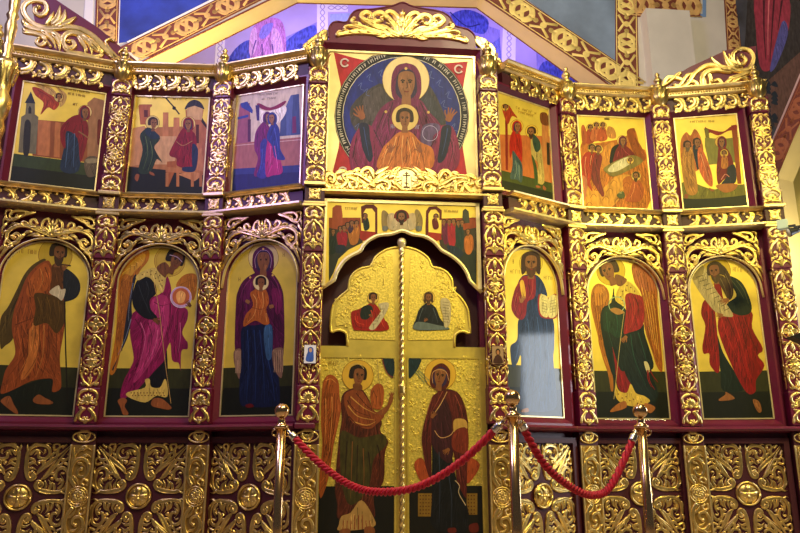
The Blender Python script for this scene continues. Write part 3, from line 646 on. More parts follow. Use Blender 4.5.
# ================================================================ painted panels
SKIN, SKIND = '8a5a34', '6b4226'
class Paint:
    """flat painted shapes of one picture, each colour its own paint, on one mesh; lifted a hair apart so they stack"""
    def __init__(s, bay, w, u0, z0, off=(0, 0), sc=1.): s.b = bay; s.w = w; s.u0 = u0; s.z0 = z0; s.off = off; s.sc = sc; s.mb = MB(); s.lay = 0; s.clip = None; s.coat = 0.
    def P(s, pts):
        if isinstance(pts, str): q = [float(t) for t in pts.replace(',', ' ').split()]; pts = list(zip(q[::2], q[1::2]))
        out = []
        for x, y in pts:
            u, z = s.b.hit(s.off[0] + x / s.sc, s.off[1] + y / s.sc, s.w)
            if s.clip: u = min(max(u, s.clip[0]), s.clip[1]); z = min(max(z, s.clip[2]), s.clip[3])
            out.append((u - s.u0, z - s.z0))
        return out
    def put(s, Q, col, **k):
        s.lay += 1; m = col if not isinstance(col, str) else paint(col, coat=s.coat, **k); y = -s.w - .0003 - .00003 * s.lay
        n = len(s.mb.v); s.mb.v += [(q[0], y, q[1]) for q in Q]
        ar = sum(Q[i][0] * Q[(i + 1) % len(Q)][1] - Q[(i + 1) % len(Q)][0] * Q[i][1] for i in range(len(Q)))
        idx = list(range(n, n + len(Q)))
        s.mb.face(idx if ar > 0 else idx[::-1], s.mb.mid(m))
    def p(s, col, pts, sm=True, **k):
        Q = s.P(pts)
        if sm: Q = smooth(Q, True, 4)
        s.put(Q, col, **k)
        if sm and isinstance(col, str) and 'var' not in k or k.get('var') in (.2, .22, .3) and sm: s.drape(col, Q)
    def drape(s, col, Q):
        """painted fold strokes, lighter and darker than the cloth, kept inside the shape"""
        xs = [q[0] for q in Q]; zs = [q[1] for q in Q]; w, h = max(xs) - min(xs), max(zs) - min(zs)
        if h < .10 or w < .05: return
        def inside(x, z):
            c = False; n = len(Q)
            for i in range(n):
                (x0, z0), (x1, z1) = Q[i], Q[(i + 1) % n]
                if (z0 > z) != (z1 > z) and x < (x1 - x0) * (z - z0) / (z1 - z0) + x0: c = not c
            return c
        rnd = random.Random(int(w * 1e4) + int(h * 1e4)); v = [int(col[i:i + 2], 16) for i in (0, 2, 4)]
        dk = '%02x%02x%02x' % tuple(int(t * .70) for t in v); lt = '%02x%02x%02x' % tuple(min(255, int(t * 1.18 + 10)) for t in v)
        l0 = s.lay
        xm = (min(xs) + max(xs)) / 2; lean = rnd.uniform(-.25, .25)
        for i in range(int(w * h * 650) + 3):
            x, z = rnd.uniform(min(xs), max(xs)), rnd.uniform(min(zs), max(zs))
            if not inside(x, z): continue
            a = -PI / 2 + lean + .5 * (x - xm) / w + rnd.uniform(-.25, .25); k_ = rnd.uniform(-3, 3); P = []; L = rnd.uniform(.05, .05 + .35 * h)
            for q in range(int(L / .012)):
                if not (inside(x, z) and inside(x + .007, z) and inside(x - .007, z)): break
                P.append((x, z)); a += k_ * .012; x += math.cos(a) * .012; z += math.sin(a) * .012
            if len(P) < 4: continue
            wd = rnd.uniform(.004, .009); n = len(P)
            dark = rnd.random() < .6; s.lay = l0 + (0 if dark else 1); s.strip(dk if dark else lt, P, wd, wd * .25)
        s.lay = l0 + 2
    def uz(s, col, u0, u1, z0, z1, **k): s.put([(u0 - s.u0, z0 - s.z0), (u1 - s.u0, z0 - s.z0), (u1 - s.u0, z1 - s.z0), (u0 - s.u0, z1 - s.z0)], col, **k)
    def c(s, col, x, y, r, ry=None, n=28, **k): s.put(s.P([(x + r * math.cos(2 * PI * i / n), y + (ry or r) * math.sin(2 * PI * i / n)) for i in range(n)]), col, **k)
    def strip(s, col, Q, w0, w1=None, closed=False, **k):
        s.lay += 1; m = col if not isinstance(col, str) else paint(col, coat=s.coat, **k); y = -s.w - .0003 - .00003 * s.lay; N = len(Q); b = len(s.mb.v); w1 = w0 if w1 is None else w1
        for i in range(N):
            a = Q[i - 1] if (i > 0 or closed) else Q[0]; c = Q[(i + 1) % N] if (i < N - 1 or closed) else Q[-1]
            dx, dz = c[0] - a[0], c[1] - a[1]; l = math.hypot(dx, dz) or 1; w = (w0 + (w1 - w0) * i / max(1, N - 1)) / 2
            s.mb.v += [(Q[i][0] - dz / l * w, y, Q[i][1] + dx / l * w), (Q[i][0] + dz / l * w, y, Q[i][1] - dx / l * w)]
        for i in range(N if closed else N - 1):
            j = (i + 1) % N; s.mb.face([b + 2 * i, b + 2 * i + 1, b + 2 * j + 1, b + 2 * j], s.mb.mid(m))
    def l(s, col, pts, w=.006, w1=None, sm=True, **k):
        Q = s.P(pts)
        if sm and len(Q) > 2: Q = smooth(Q, False, 4)
        s.strip(col, Q, w, w1, **k)
    def ring(s, col, x, y, r, w=.004, a0=0, a1=360, **k):
        full = a1 - a0 >= 360; n = 36
        Q = s.P([(x + r * math.cos(math.radians(a0 + (a1 - a0) * i / n)), y - r * math.sin(math.radians(a0 + (a1 - a0) * i / n))) for i in range(n if full else n + 1)])
        s.strip(col, Q, w, None, full, **k)
    def folds(s, col, lines, w=.007):
        for t in lines: s.l(col, t, w, w * .3)
    def script(s, col, x0, y0, x1, y1, n, h, w=.004, seed=1):
        """a short painted inscription in small upright letter strokes"""
        rnd = random.Random(seed)
        for i in range(n):
            t = (i + .5) / n; x = x0 + (x1 - x0) * t; y = y0 + (y1 - y0) * t; d = abs(x1 - x0) / n
            if rnd.random() < .12: continue
            k = rnd.randrange(4)
            s.l(col, [(x - d * .3, y - h / 2), (x - d * .3, y + h / 2)], w)
            if k in (0, 1): s.l(col, [(x + d * .25, y - h / 2), (x + d * .25, y + h / 2)], w)
            if k in (0, 2): s.l(col, [(x - d * .3, y), (x + d * .3, y)], w * .8)
            if k == 3: s.l(col, [(x - d * .3, y - h / 2), (x + d * .3, y - h / 2)], w * .8)
    def halo(s, x, y, r, fill='d8b860', line='7a3a18', w=.004):
        if fill: s.c(fill, x, y, r, var=.06)
        s.ring(line, x, y, r, w)
    def head(s, x, y, r, look=0., skin=SKIN, hair='3a2412', beard=None, veil=None, tilt=0., long=False):
        """x,y centre of the face; r half its height"""
        r *= 1.1
        ca, sa = math.cos(tilt), math.sin(tilt)
        def T(pts): return [(x + (a * ca - b * sa) * r, y + (a * sa + b * ca) * r) for a, b in pts]
        if veil:
            s.p(veil, T([(-.95, .9), (-1.05, 0), (-.85, -.9), (0, -1.45), (.85, -.9), (1.05, 0), (.95, .9), (.5, 1.3), (-.5, 1.3)]))
            s.p('2a1a3a', T([(-.66, .75), (-.74, 0), (-.5, -.8), (0, -1.05), (.5, -.8), (.74, 0), (.66, .75), (0, 1.15)]))
        else:
            s.p(hair, T([(-.85 , .35 if not long else 1.1), (-1.0, -.2), (-.8, -.95), (0, -1.3), (.8, -.95), (1.0, -.2), (.85, .35 if not long else 1.1), (0, .2)]))
        o = look * .22
        s.p(SKIND if skin == SKIN else skin, T([(-.28 + o * .4, .6), (.28 + o * .4, .6), (.34, 1.5), (-.34, 1.5)]), sm=False)
        s.p(skin, T([(-.58 + o, -.35), (-.45 + o, -.75), (0 + o, -.88), (.45 + o, -.75), (.58 + o, -.35), (.55 + o, .2), (.32 + o, .78), (0 + o, .98), (-.32 + o, .78), (-.55 + o, .2)]))
        if beard: s.p(beard, T([(-.52 + o, .25), (-.2 + o, .42), (.2 + o, .42), (.52 + o, .25), (.42 + o, .95), (0 + o, 1.4), (-.42 + o, .95)]))
        e = look * .34
        for sx in (-1, 1):
            s.l('1c0f08', T([(sx * .26 + e - .14, -.20), (sx * .26 + e, -.27), (sx * .26 + e + .14, -.20)]), r * .0011 if 0 else s.k(r * .10)); s.c('1c0f08', *T([(sx * .26 + e, -.12)])[0], r * .085, n=8)
        s.l('4a2a14', T([(e * 1.05 + .02, -.15), (e * 1.3 + .05 * (1 if look >= 0 else -1), .25), (e * 1.05 - .06, .30)]), s.k(r * .08))
        s.l('6a2416', T([(e - .15, .52), (e, .56), (e + .15, .52)]), s.k(r * .09))
    def k(s, px):
        """crop pixels to metres on this panel"""
        a, b = s.P([(100, 100), (101, 100)]); return px * math.hypot(b[0] - a[0], b[1] - a[1])
    def hand(s, x, y, L, ang, col=SKIN, fan=.5):
        ca, sa = math.cos(ang), math.sin(ang)
        def T(pts): return [(x + (a * ca - b * sa) * L, y + (a * sa + b * ca) * L) for a, b in pts]
        s.p(col, T([(-.1, -.22), (.35, -.28), (.55, -.22), (.55, .22), (.3, .28), (-.1, .2)]))
        for i in range(4):
            o = (i - 1.5) * .13; s.l(col, T([(.45, o), (.8, o * (1 + fan)), (1.1 - .08 * abs(i - 1.3), o * (1 + 1.6 * fan))]), s.k(L * .15), s.k(L * .10))
        s.l(col, T([(.15, -.2), (.45, -.5), (.68, -.58)]), s.k(L * .17), s.k(L * .11))
    def dots(s, col, pts, r):
        for x, y in pts: s.c(col, x, y, r, n=8)
    def done(s, name, parent): return s.mb.build(name, [], parent)
UT = {0: 'Annunciation'}
def small_icon(i, label):
    b = BAY[i]; u0, u1 = RU[i]
    r = empty('icon', b.loc((u0 + u1) / 2, ZU0), b.ang, label, 'icon', 'upper row icons')
    uc = (u0 + u1) / 2; hw = (u1 - u0) / 2; H = ZU1 - ZU0
    MB().box(-hw, hw, -WI, .05, 0, H).build('panel', GROUND, r)
    f = MB(); t = .012; f.band([(-hw, 0), (hw, 0), (hw, H), (-hw, H)], [(-hw + t, t), (hw - t, t), (hw - t, H - t), (-hw + t, H - t)], -WI - .010, -WI); f.build('gilt_fillet', FILLET, r)
    surround(b, -hw, hw, 0, H, WI - .0, .03, .05, r)
    pt = Paint(b, WI + .0, uc, ZU0); pt.clip = (u0 + t, u1 - t, ZU0 + t, ZU1 - t)
    return r, pt
def tall_icon(i, label):
    b = BAY[i]; u0, u1 = RL[i]
    r = empty('icon', b.loc((u0 + u1) / 2, ZL0), b.ang, label, 'icon', 'lower row icons')
    uc = (u0 + u1) / 2; hw = (u1 - u0) / 2; t = .012
    ar = [(p[0], p[1] - ZL0) for p in arch_line(0, hw, ZLS, ZLT, 20)[0]]
    MB().prism([(-hw, 0)] + ar + [(hw, 0)], -WI, .05).build('panel', GROUND, r)
    f = MB(); ar2 = [(p[0], p[1] - ZL0) for p in arch_line(0, hw - t, ZLS, ZLT - t, 20)[0]]
    f.band([(-hw, 0)] + ar + [(hw, 0)], [(-hw + t, t)] + ar2 + [(hw - t, t)], -WI - .010, -WI); f.build('gilt_fillet', FILLET, r)
    surround(b, -hw, hw, 0, ZLT - ZL0, WI, .03, .05, r, arch=True)
    pt = Paint(b, WI, uc, ZL0); pt.clip = (u0 + t, u1 - t, ZL0 + t, ZLT - t)
    return r, pt
GR1, GR2 = '2c2c12', '11140c'
def ground(pt, i, z1=.765, z2=.585):
    u0, u1 = RL[i]; pt.uz(GR1, u0 + .012, u1 - .012, z2, z1); pt.uz(GR2, u0 + .012, u1 - .012, ZL0 + .012, z2)
# ---- far left: bearded saint with a staff
r, p = tall_icon(0, 'arched gold icon of a bearded saint in orange robe leaning on a staff')
ground(p, 0); p.off = (0, 235); p.sc = 5.33
p.halo(295, 108, 90, 'b99a2c')
p.script('7a3a18', 78, 84, 195, 92, 10, 22, .004)
p.p('4a3810', '245,130 180,155 130,210 90,290 45,380 2,450 2,600 30,588 65,560 90,500 110,400 200,250')
p.p('10160e', '15,850 130,800 240,762 278,765 270,832 200,862 190,900 100,892')
p.p('8a3f16', '255,135 195,165 140,230 108,310 75,400 63,500 80,600 75,650 30,720 12,790 5,845 60,830 140,790 180,775 240,765 282,772 278,835 322,820 326,760 320,640 345,480 342,330 345,200 320,150 280,165')
p.p('a4511c', '250,150 205,175 160,235 140,310 180,330 250,290 275,220', var=.2)
p.p('b5662a', '150,520 200,470 215,560 190,680 140,760 110,760 150,640')
p.folds('5a2408', ['150,250 170,330 260,310', '80,480 180,440 230,420', '150,500 140,620 40,760', '210,480 200,640 120,770', '260,480 250,640 220,760', '300,520 300,650 290,760', '120,330 100,430 85,520', '240,170 262,240 250,300'], .008)
p.folds('c8803c', ['215,180 230,240 200,300', '175,470 170,600 100,740', '235,480 228,640 190,760'], .006)
p.p('4a3008', '185,312 270,320 342,355 345,460 300,525 250,470 180,482 190,390')
p.folds('6a4a14', ['200,330 220,400 205,470', '250,330 270,400 260,460', '310,350 318,430 300,500'], .008)
p.p('5a3010', '275,165 320,150 345,210 342,330 300,320 268,300 276,220')
p.p('0c1220', '340,188 385,200 420,240 428,290 405,335 350,356 340,350')
p.p('c8b89a', '262,305 310,268 325,290 350,290 332,348 305,332')
p.l('120c06', '345,350 350,600 360,905', .011); p.l('3a2410', '318,156 378,164', .014)
p.head(310, 100, 44, .6, '7a4a28', '2a1808', beard='3a2412', tilt=.1)
p.hand(340, 185, 30, -1.2, '7a4a28')
p.p('8a4c26', '5,880 50,858 72,900 97,945 82,952 20,905'); p.p('8a4c26', '175,880 205,850 240,868 282,890 270,902 200,900')
p.done('painting', r)
# ---- second: archangel in rose cloak
r, p = tall_icon(1, 'arched gold icon of a winged archangel in rose cloak holding a clear orb')
ground(p, 1); p.off = (105, 240); p.sc = 5.33
p.halo(345, 112, 82, 'b89838')
p.ring('9a6a28', 345, 112, 72, .003)
p.p('a8641a', '75,190 100,140 150,85 200,50 235,60 230,110 190,160 175,190 150,220 130,320 110,420 100,500 60,690 25,705 52,540 65,400 70,280')
p.p('c08a2c', '90,190 120,140 180,85 215,75 205,120 160,165 140,190 110,180')
for k in range(7): p.l('7a4010', [(85 + k * 9, 200 + 4 * k), (80 + k * 6, 380), (60 + k * 5, 520 + 12 * k)], .006)
for k in range(5): p.l('e0b050', [(90 + k * 24, 180 - k * 22), (120 + k * 20, 160 - k * 12)], .005)
p.p('20222c', '150,205 168,190 152,260 142,350 145,420 128,490 112,540 73,620 45,690 40,684 85,590 100,500 118,380')
p.folds('8088a0', ['150,230 130,340 125,430', '140,420 110,520 70,610'], .005)
p.p('0e0e12', '323,556 333,640 333,776 303,790 233,790 213,740 273,676 290,600')
p.p('7d0f45', '330,195 350,240 355,300 370,350 435,365 440,420 412,490 430,532 440,545 440,580 408,592 403,696 393,656 358,640 348,548 325,600 318,640 263,700 213,756 153,816 83,846 98,756 133,686 153,626 133,496 145,400 160,380 240,310 262,300 300,280')
p.p('a02a60', '250,320 330,300 340,420 300,560 220,690 150,760 200,600 230,460')
p.folds('4a0628', ['160,420 200,500 180,640 130,760', '230,440 250,540 200,690', '310,460 290,560 220,700', '350,340 345,440 330,540', '390,380 385,480 380,560', '260,330 300,350 340,340'], .008)
p.folds('c8608c', ['190,440 215,520 190,640', '280,480 270,560 215,670', '400,440 402,520 390,600'], .007)
p.p('c8a850', '123,811 213,786 213,746 238,741 246,781 293,786 318,741 331,766 331,836 273,831 213,866 123,836')
p.dots('5a2c10', [(140 + 17 * k + 6 * (j % 2), 815 + 14 * j) for k in range(11) for j in range(2)], 3.5)
p.p('8a4c26', '68,856 98,841 118,856 105,886 126,926 98,932 82,890'); p.p('8a4c26', '258,846 303,846 353,890 340,904 300,898 248,882')
p.p('0c0e10', '175,215 215,195 260,220 275,280 240,320 245,370 278,410 258,425 210,415 160,370 145,310 160,240')
p.folds('30383a', ['180,240 200,300 240,390', '220,220 235,270 220,320'], .006)
p.p('c8ac58', '165,195 200,168 270,148 322,190 318,250 303,282 270,240 230,195 180,215')
p.dots('5a2c10', [(200, 185), (225, 172), (250, 165), (245, 185), (270, 180), (270, 205), (292, 190), (290, 220), (305, 215), (305, 245)], 3.5)
p.p('a8641a', '380,250 400,205 440,180 485,185 490,240 480,300 465,320 440,262'); p.folds('7a4010', ['400,240 440,220 475,210', '420,260 450,250 482,260', '450,200 460,260 470,310'], .005)
p.c('b890b8', 405, 305, 56); p.c('b05a34', 405, 302, 46); p.p('d89a5a', '380,290 405,270 430,290 420,330 390,335'); p.ring('d8c8e0', 405, 305, 56, .004)
p.hand(455, 352, 32, -2.2, '6a4020')
p.p('6a3e22', '275,150 320,118 350,160 330,185 318,200')
p.head(372, 108, 46, .8, '6a3e22', '1a0e08', tilt=.35); p.l('c8a8c8', '345,80 385,92 412,118', .005)
p.hand(262, 425, 36, .5, '6a4020')
p.l('b89050', '262,225 290,380 320,640 352,872', .005)
p.done('painting', r)
# ---- third: standing mother and child
r, p = tall_icon(2, 'arched gold icon of a standing mother in maroon and navy holding a child')
ground(p, 2); p.off = (210, 240); p.sc = 5.33
p.halo(285, 95, 80, 'cdb478', '6a3a20'); p.script('7a4a20', 386, 78, 400, 78, 1, 22); p.script('7a4a20', 150, 210, 165, 210, 1, 20)
p.p('4a0c34', '285,160 230,180 180,215 150,270 138,340 133,600 165,592 170,470 230,460 330,455 335,582 392,592 394,330 380,250 350,195 320,170')
p.p('5c1444', '240,190 190,230 165,300 190,330 230,270'); p.p('6a1446', '330,260 375,270 385,340 360,400 335,340')
p.folds('2c0620', ['160,320 158,450 150,590', '180,240 172,360 175,460', '360,330 365,460 372,590', '345,350 345,470 350,580', '320,200 350,240 372,300'], .007)
p.folds('8a3a6a', ['215,210 178,260 152,340', '335,195 365,250 380,330'], .006)
p.p('0a1434', '170,470 240,455 330,455 336,600 362,700 372,860 330,888 200,888 158,850 165,600')
p.folds('1c3468', ['200,480 205,650 195,860', '235,480 245,660 240,870', '265,480 285,680 290,870', '310,640 335,760 345,860'], .008)
p.folds('04081a', ['185,480 185,660 178,860', '220,480 225,660 218,870', '285,640 315,760 320,870'], .008)
p.p('305078', '288,472 330,460 332,600 318,640 298,615')
for (x0, x1, y0) in ((130, 165, 590), (336, 390, 585)):
    p.p('7a5848', [(x0, y0), (x1, y0 - 8), (x1 - 2, y0 + 60), (x1 - 8, y0 + 150), (x0 + 10, y0 + 110), (x0 - 3, y0 + 50)])
    for q in range(5): p.l('b89878', [(x0 + 5 + q * (x1 - x0 - 8) / 4, y0), (x0 + 8 + q * (x1 - x0 - 8) / 4, y0 + 70), (x0 + 6 + q * (x1 - x0 - 10) / 4, y0 + 120)], .004)
p.head(284, 112, 50, .1, '7a4a2c', veil='4a0c38'); p.l('a88098', '245,150 240,100 262,62 285,54 310,62 328,100 322,150', .005)
p.dots('d0a050', [(284, 48), (215, 200), (335, 188)], 6)
p.p('a4541e', '215,290 230,270 260,256 300,268 316,330 300,370 318,440 290,452 240,430 180,462 190,400 230,350')
p.folds('dc9a54', ['230,290 250,330 235,400 200,440', '280,280 285,340 270,400', '300,390 300,420 305,440'], .007); p.folds('6a2c0c', ['250,280 262,340 250,420', '225,360 270,370 300,360'], .006)
p.halo(272, 228, 42, 'd8c08c', '7a3a18'); p.head(272, 230, 27, .2, '7a4a2c', '1c100a')
p.hand(195, 325, 34, .5, '8a5a38'); p.hand(335, 352, 34, 2.8, '8a5a38')
p.p('5a0c10', '190,880 220,872 235,888 200,894')
p.done('painting', r)
# ---- right of doors: teacher with open book
r, p = tall_icon(4, 'arched gold icon of a standing teacher in red and blue with open book')
p.coat = .5; ground(p, 4, .79, .59); p.off = (490, 240); p.sc = 5.33
p.halo(218, 122, 62, 'c8a830', '7a5a18'); p.script('6a4a10', 105, 168, 160, 170, 4, 20); p.script('6a4a10', 285, 200, 345, 205, 5, 18); p.script('6a4a10', 120, 115, 128, 115, 1, 24)
p.p('1c2c50', '190,185 165,200 150,240 190,300 192,360 185,410 150,430 145,530 112,560 108,600 120,676 145,656 165,621 160,826 165,905 340,905 352,800 337,640 342,560 335,420 265,390 265,290 305,300 285,230 245,185')
p.p('7a1420', '175,195 150,230 130,270 113,350 130,400 165,426 190,400 200,330 240,300 240,190 205,190')
p.folds('4a060c', ['160,240 140,320 160,400', '215,210 210,280 195,330', '180,250 175,320 180,390'], .007); p.folds('b04a40', ['145,280 130,350 150,400', '228,210 225,270 210,310'], .006)
p.folds('3a5488', ['200,420 210,560 195,760', '250,410 270,600 260,860', '300,430 310,620 315,860', '150,560 140,620 130,650'], .009); p.folds('0c142c', ['175,440 175,600 172,800', '230,430 240,600 225,860', '280,420 295,640 290,880'], .008)
p.p('c89a30', '158,228 178,218 190,295 172,305')
p.hand(165, 330, 34, -1.1)
p.p('8a1c14', '258,292 308,308 362,290 366,405 310,420 262,398'); p.p('c8b878', '266,296 308,310 308,408 268,390'); p.p('c8b878', '312,310 355,298 356,396 312,410')
for q in range(5): p.l('6a5a30', [(275, 318 + 15 * q), (302, 326 + 15 * q)], .004); p.l('6a5a30', [(318, 327 + 15 * q), (350, 318 + 15 * q)], .004)
p.head(217, 128, 48, .1, '7a4e28', '38200c', beard='4a2c12', long=True)
p.p('8a5a34', '170,905 200,895 205,915 170,918'); p.done('painting', r)
# ---- archangel in green and red
r, p = tall_icon(5, 'arched gold icon of an orange-winged archangel in dark green and red robes')
ground(p, 5, .79, .59); p.off = (580, 250); p.sc = 5.33
p.halo(165, 112, 76, 'c2a020')
p.p('9a5a18', '90,180 62,220 58,300 75,380 95,460 100,500 125,590 150,663 165,748 178,740 170,640 140,540 120,420 150,300 155,230 130,190')
p.p('9a5418', '275,90 300,68 350,85 395,130 415,200 415,330 430,480 440,640 412,625 380,530 345,420 330,300 325,230 290,170')
p.p('b87424', '75,220 95,195 130,205 145,250 120,290 80,290'); p.p('a85c30', '290,100 340,95 385,140 400,210 350,215 310,180')
for k in range(6): p.l('6a3008', [(300 + 18 * k, 110 + 12 * k), (335 + 15 * k, 260 + 20 * k), (350 + 14 * k, 420 + 25 * k)], .006)
for k in range(4): p.l('d8a040', [(330 + 18 * k, 200 + 12 * k), (360 + 15 * k, 330 + 20 * k), (385 + 12 * k, 480 + 25 * k)], .005)
for k in range(4): p.l('6a3008', [(75 + 15 * k, 230), (85 + 12 * k, 340), (105 + 10 * k, 480)], .006)
p.p('0c1a12', '120,380 240,330 345,450 380,700 300,760 215,740 150,600')
p.p('7a1010', '165,470 170,505 215,640 262,640 275,715 250,775 200,726 185,605')
p.p('0c1a12', '180,200 165,280 120,310 108,380 120,470 150,600 172,642 172,520 200,470 225,600 255,690 330,780 395,815 415,760 372,645 352,600 372,640 392,604 345,450 335,393 270,425 240,440 245,320 190,270')
p.p('0e2a18', '130,320 170,300 225,330 235,430 200,470 160,440 125,420')
p.folds('1c4630', ['140,330 150,430 175,520', '190,330 200,400 190,460', '270,450 290,580 350,720', '310,440 340,540 360,620'], .008)
p.p('861214', '245,235 330,250 336,400 262,440 232,440 245,330'); p.folds('4a0608', ['260,260 275,330 250,420', '300,260 310,340 280,420'], .008); p.folds('b8402c', ['285,260 292,330 265,420'], .006)
p.p('c4a034', '190,703 205,748 250,760 270,713 298,763 342,778 372,808 300,835 220,815 188,775')
p.dots('6a3a10', [(205 + 20 * k, 768 + 7 * k + 14 * (k % 2)) for k in range(8)], 4)
p.p('c4a438', '255,165 322,240 240,225 240,290 195,272 200,212'); p.dots('6a3a10', [(250, 190), (270, 200), (290, 220), (225, 220), (245, 215), (215, 250), (225, 270)], 4)
p.ring('8aa070', 195, 292, 42, .009); p.p('9a6a30', '160,320 190,308 235,330 200,345')
p.p('6e4020', '190,130 225,140 250,160 225,190 200,190 185,160')
p.head(158, 112, 48, -.7, '7a4824', '34180a', tilt=-.3)
p.hand(245, 462, 34, 2.3, '8a5428'); p.l('a89050', '235,330 215,480 180,795', .006)
p.p('c8b878', '340,598 360,600 372,640 358,655'); p.folds('861414', ['362,640 372,700 398,745', '370,640 395,680 415,705', '358,640 362,690 380,730'], .010)
p.p('9a5a20', '240,805 245,840 180,862 160,858 200,820'); p.p('9a5a20', '345,815 400,838 375,870 350,850')
p.done('painting', r)
# ---- far right: elder with scroll
r, p = tall_icon(6, 'arched gold icon of a long-haired elder in red robe unrolling a long scroll')
ground(p, 6, .79, .59); p.off = (680, 255); p.sc = 5.33
p.halo(195, 85, 74, 'c2a020'); p.script('7a3a18', 280, 75, 385, 85, 8, 24)
p.p('0c1a10', '195,420 230,520 300,636 348,716 230,724 215,620')
p.p('7c0808', '180,150 215,160 230,230 250,270 380,300 385,390 442,500 415,535 450,590 405,668 402,728 355,733 280,600 205,410 205,310')
p.p('7c0808', '180,250 130,240 112,310 135,380 120,480 126,526 156,526 160,586 210,622 198,410 190,330')
p.folds('4a0303', ['250,330 300,450 370,700', '310,330 350,470 390,660', '345,330 385,460 420,520', '140,300 160,400 150,500', '170,300 180,420 190,580'], .009); p.folds('b02418', ['280,330 320,450 380,660', '220,330 250,430 310,560', '150,260 150,380 140,480'], .007)
p.p('0e1c12', '245,110 310,130 350,180 382,270 370,312 320,322 270,300 250,260 300,220 280,170')
p.folds('4a4a20', ['270,130 310,180 340,230', '300,135 340,190 365,260'], .008)
p.p('a8945a', '65,92 100,56 140,75 180,170 280,310 255,330 190,305 120,220 70,140')
p.p('8a7640', '65,92 100,56 128,62 122,100 90,130 68,130')
for q in range(9): p.l('4a3c1c', [(85 + 19 * q, 120 + 22 * q), (125 + 17 * q, 108 + 22 * q)], .006)
p.p('3c2812', '150,60 190,40 235,60 270,120 285,200 262,240 240,160 235,110 170,100')
p.head(188, 90, 40, -.4, '7a4a26', '3c2812', beard='4a3416', tilt=-.15)
p.p('4a3416', '195,118 235,115 262,190 255,235 235,200'); p.folds('7a6230', ['215,125 240,180 250,225', '240,100 270,170 275,215'], .006)
p.hand(255, 240, 40, 3.0, '8a5428'); p.hand(225, 322, 32, 3.3, '8a5428')
p.p('8a5428', '245,730 290,760 275,772 215,778 208,768 240,745'); p.p('8a5428', '388,770 420,780 435,828 420,840 400,812')
p.done('painting', r)
# ---- upper row
r, p = small_icon(0, 'small gold icon of an angel flying above a woman in red at a well')
p.off = (0, 65); p.sc = 3.95
p.p('2c3a1c', '20,345 460,402 460,540 20,540', sm=False); p.p('10160e', '20,395 460,450 460,540 20,540', sm=False)
p.p('8a4a26', '130,215 355,232 350,385 128,358', sm=False); p.p('b06a3c', '150,218 200,222 195,360 148,355', sm=False); p.p('b06a3c', '218,225 240,228 235,365 212,362', sm=False)
p.p('6a6248', '84,205 100,195 104,150 122,106 138,150 138,195 152,205 142,352 72,345', sm=False); p.p('22242a', '98,150 122,104 140,152', sm=False)
p.p('22201a', '92,348 96,240 106,216 118,222 122,245 114,350'); p.p('22201a', '112,172 118,160 124,172 124,192 112,192', sm=False)
p.p('9a6a44', '345,150 372,128 412,140 408,385 345,378', sm=False); p.p('6a1a10', '386,222 398,218 402,232 396,310 384,306')
p.p('9a3418', '128,88 165,95 205,120 235,150 215,178 190,168 160,196 172,150 140,120'); p.p('b89050', '140,62 190,72 222,110 200,118 160,92', ); p.p('b89050', '222,72 262,115 256,150 236,165 242,120')
p.folds('5a1a0c', ['150,100 200,130 215,160', '190,140 180,170 165,190'], .006); p.folds('6a4a1c', ['150,70 190,90 215,112', '230,85 250,120 246,150'], .005)
p.halo(232, 128, 18, 'c8a860'); p.head(232, 128, 12, .5)
p.halo(336, 186, 27, 'd8bc78')
p.p('152844', '262,245 300,240 318,300 310,418 240,415 252,330'); p.p('7a0c1c', '330,200 348,240 346,295 318,385 306,290 262,262 258,330 240,300 240,250 268,215 300,198')
p.folds('4a0410', ['320,215 330,280 320,350', '270,225 255,260 250,300'], .007); p.folds('4a6890', ['270,270 265,340 258,405', '295,270 292,340 290,405'], .007)
p.head(334, 190, 19, .6, veil='7a0c1c'); p.l('8a5a38', '310,262 340,282 350,290', .014)
p.p('5a4a38', '332,385 350,362 380,362 392,385 385,435 345,440'); p.p('8a7a5c', '340,372 380,370 385,385 345,388')
p.script('6a3a18', 255, 92, 355, 110, 12, 10, .004, 3); p.script('6a3a18', 268, 112, 340, 124, 9, 10, .004, 4); p.script('6a3a18', 288, 155, 308, 157, 3, 9)
p.done('painting', r)
r, p = small_icon(1, 'small gold icon of a green-robed figure facing an enthroned woman in red')
p.off = (115, 80); p.sc = 4.264
p.p('14160c', '30,368 420,398 420,540 30,540', sm=False)
p.p('a4683c', '75,205 420,195 415,398 66,370', sm=False)
p.p('a85c34', '100,112 104,104 158,104 158,112 150,118 150,190 108,190', sm=False); p.p('5a2414', '124,128 140,128 140,158 124,158', sm=False)
p.p('bd8458', '70,205 128,195 120,360 62,368', sm=False); p.p('b8754a', '205,138 228,138 228,350 200,350', sm=False); p.p('b8754a', '250,160 275,160 275,340 245,340', sm=False); p.p('c4946a', '170,240 262,240 255,360 160,360', sm=False)
p.p('a86440', '300,128 378,128 372,165 400,190 400,370 320,360', sm=False); p.p('2a2830', '298,126 312,96 340,84 366,96 380,126 340,112'); p.p('c49a6c', '306,120 340,110 374,122 372,170 308,168', sm=False); p.p('4a1c14', '345,190 358,190 358,270 345,270', sm=False); p.p('2a2218', '372,160 408,200 404,210 368,178', sm=False)
p.l('0e0c0a', '203,70 228,72', .016); p.l('0e0c0a', [(215, 72), (248, 112), (275, 146)], .014, sm=False); p.dots('0e0c0a', [(252, 120)], 8)
p.halo(160, 182, 30, 'd8bc70'); p.halo(313, 186, 30, 'd8bc70')
p.p('20301a', '150,204 190,240 186,262 168,290 202,352 178,338 150,395 100,390 118,300 106,240 125,212'); p.p('1a2c38', '140,206 192,240 160,252 130,225')
p.folds('5a6a38', ['130,240 140,310 120,380', '150,260 160,320 140,385'], .007); p.folds('0c140a', ['120,240 130,300 112,380', '165,290 180,330 190,345'], .006)
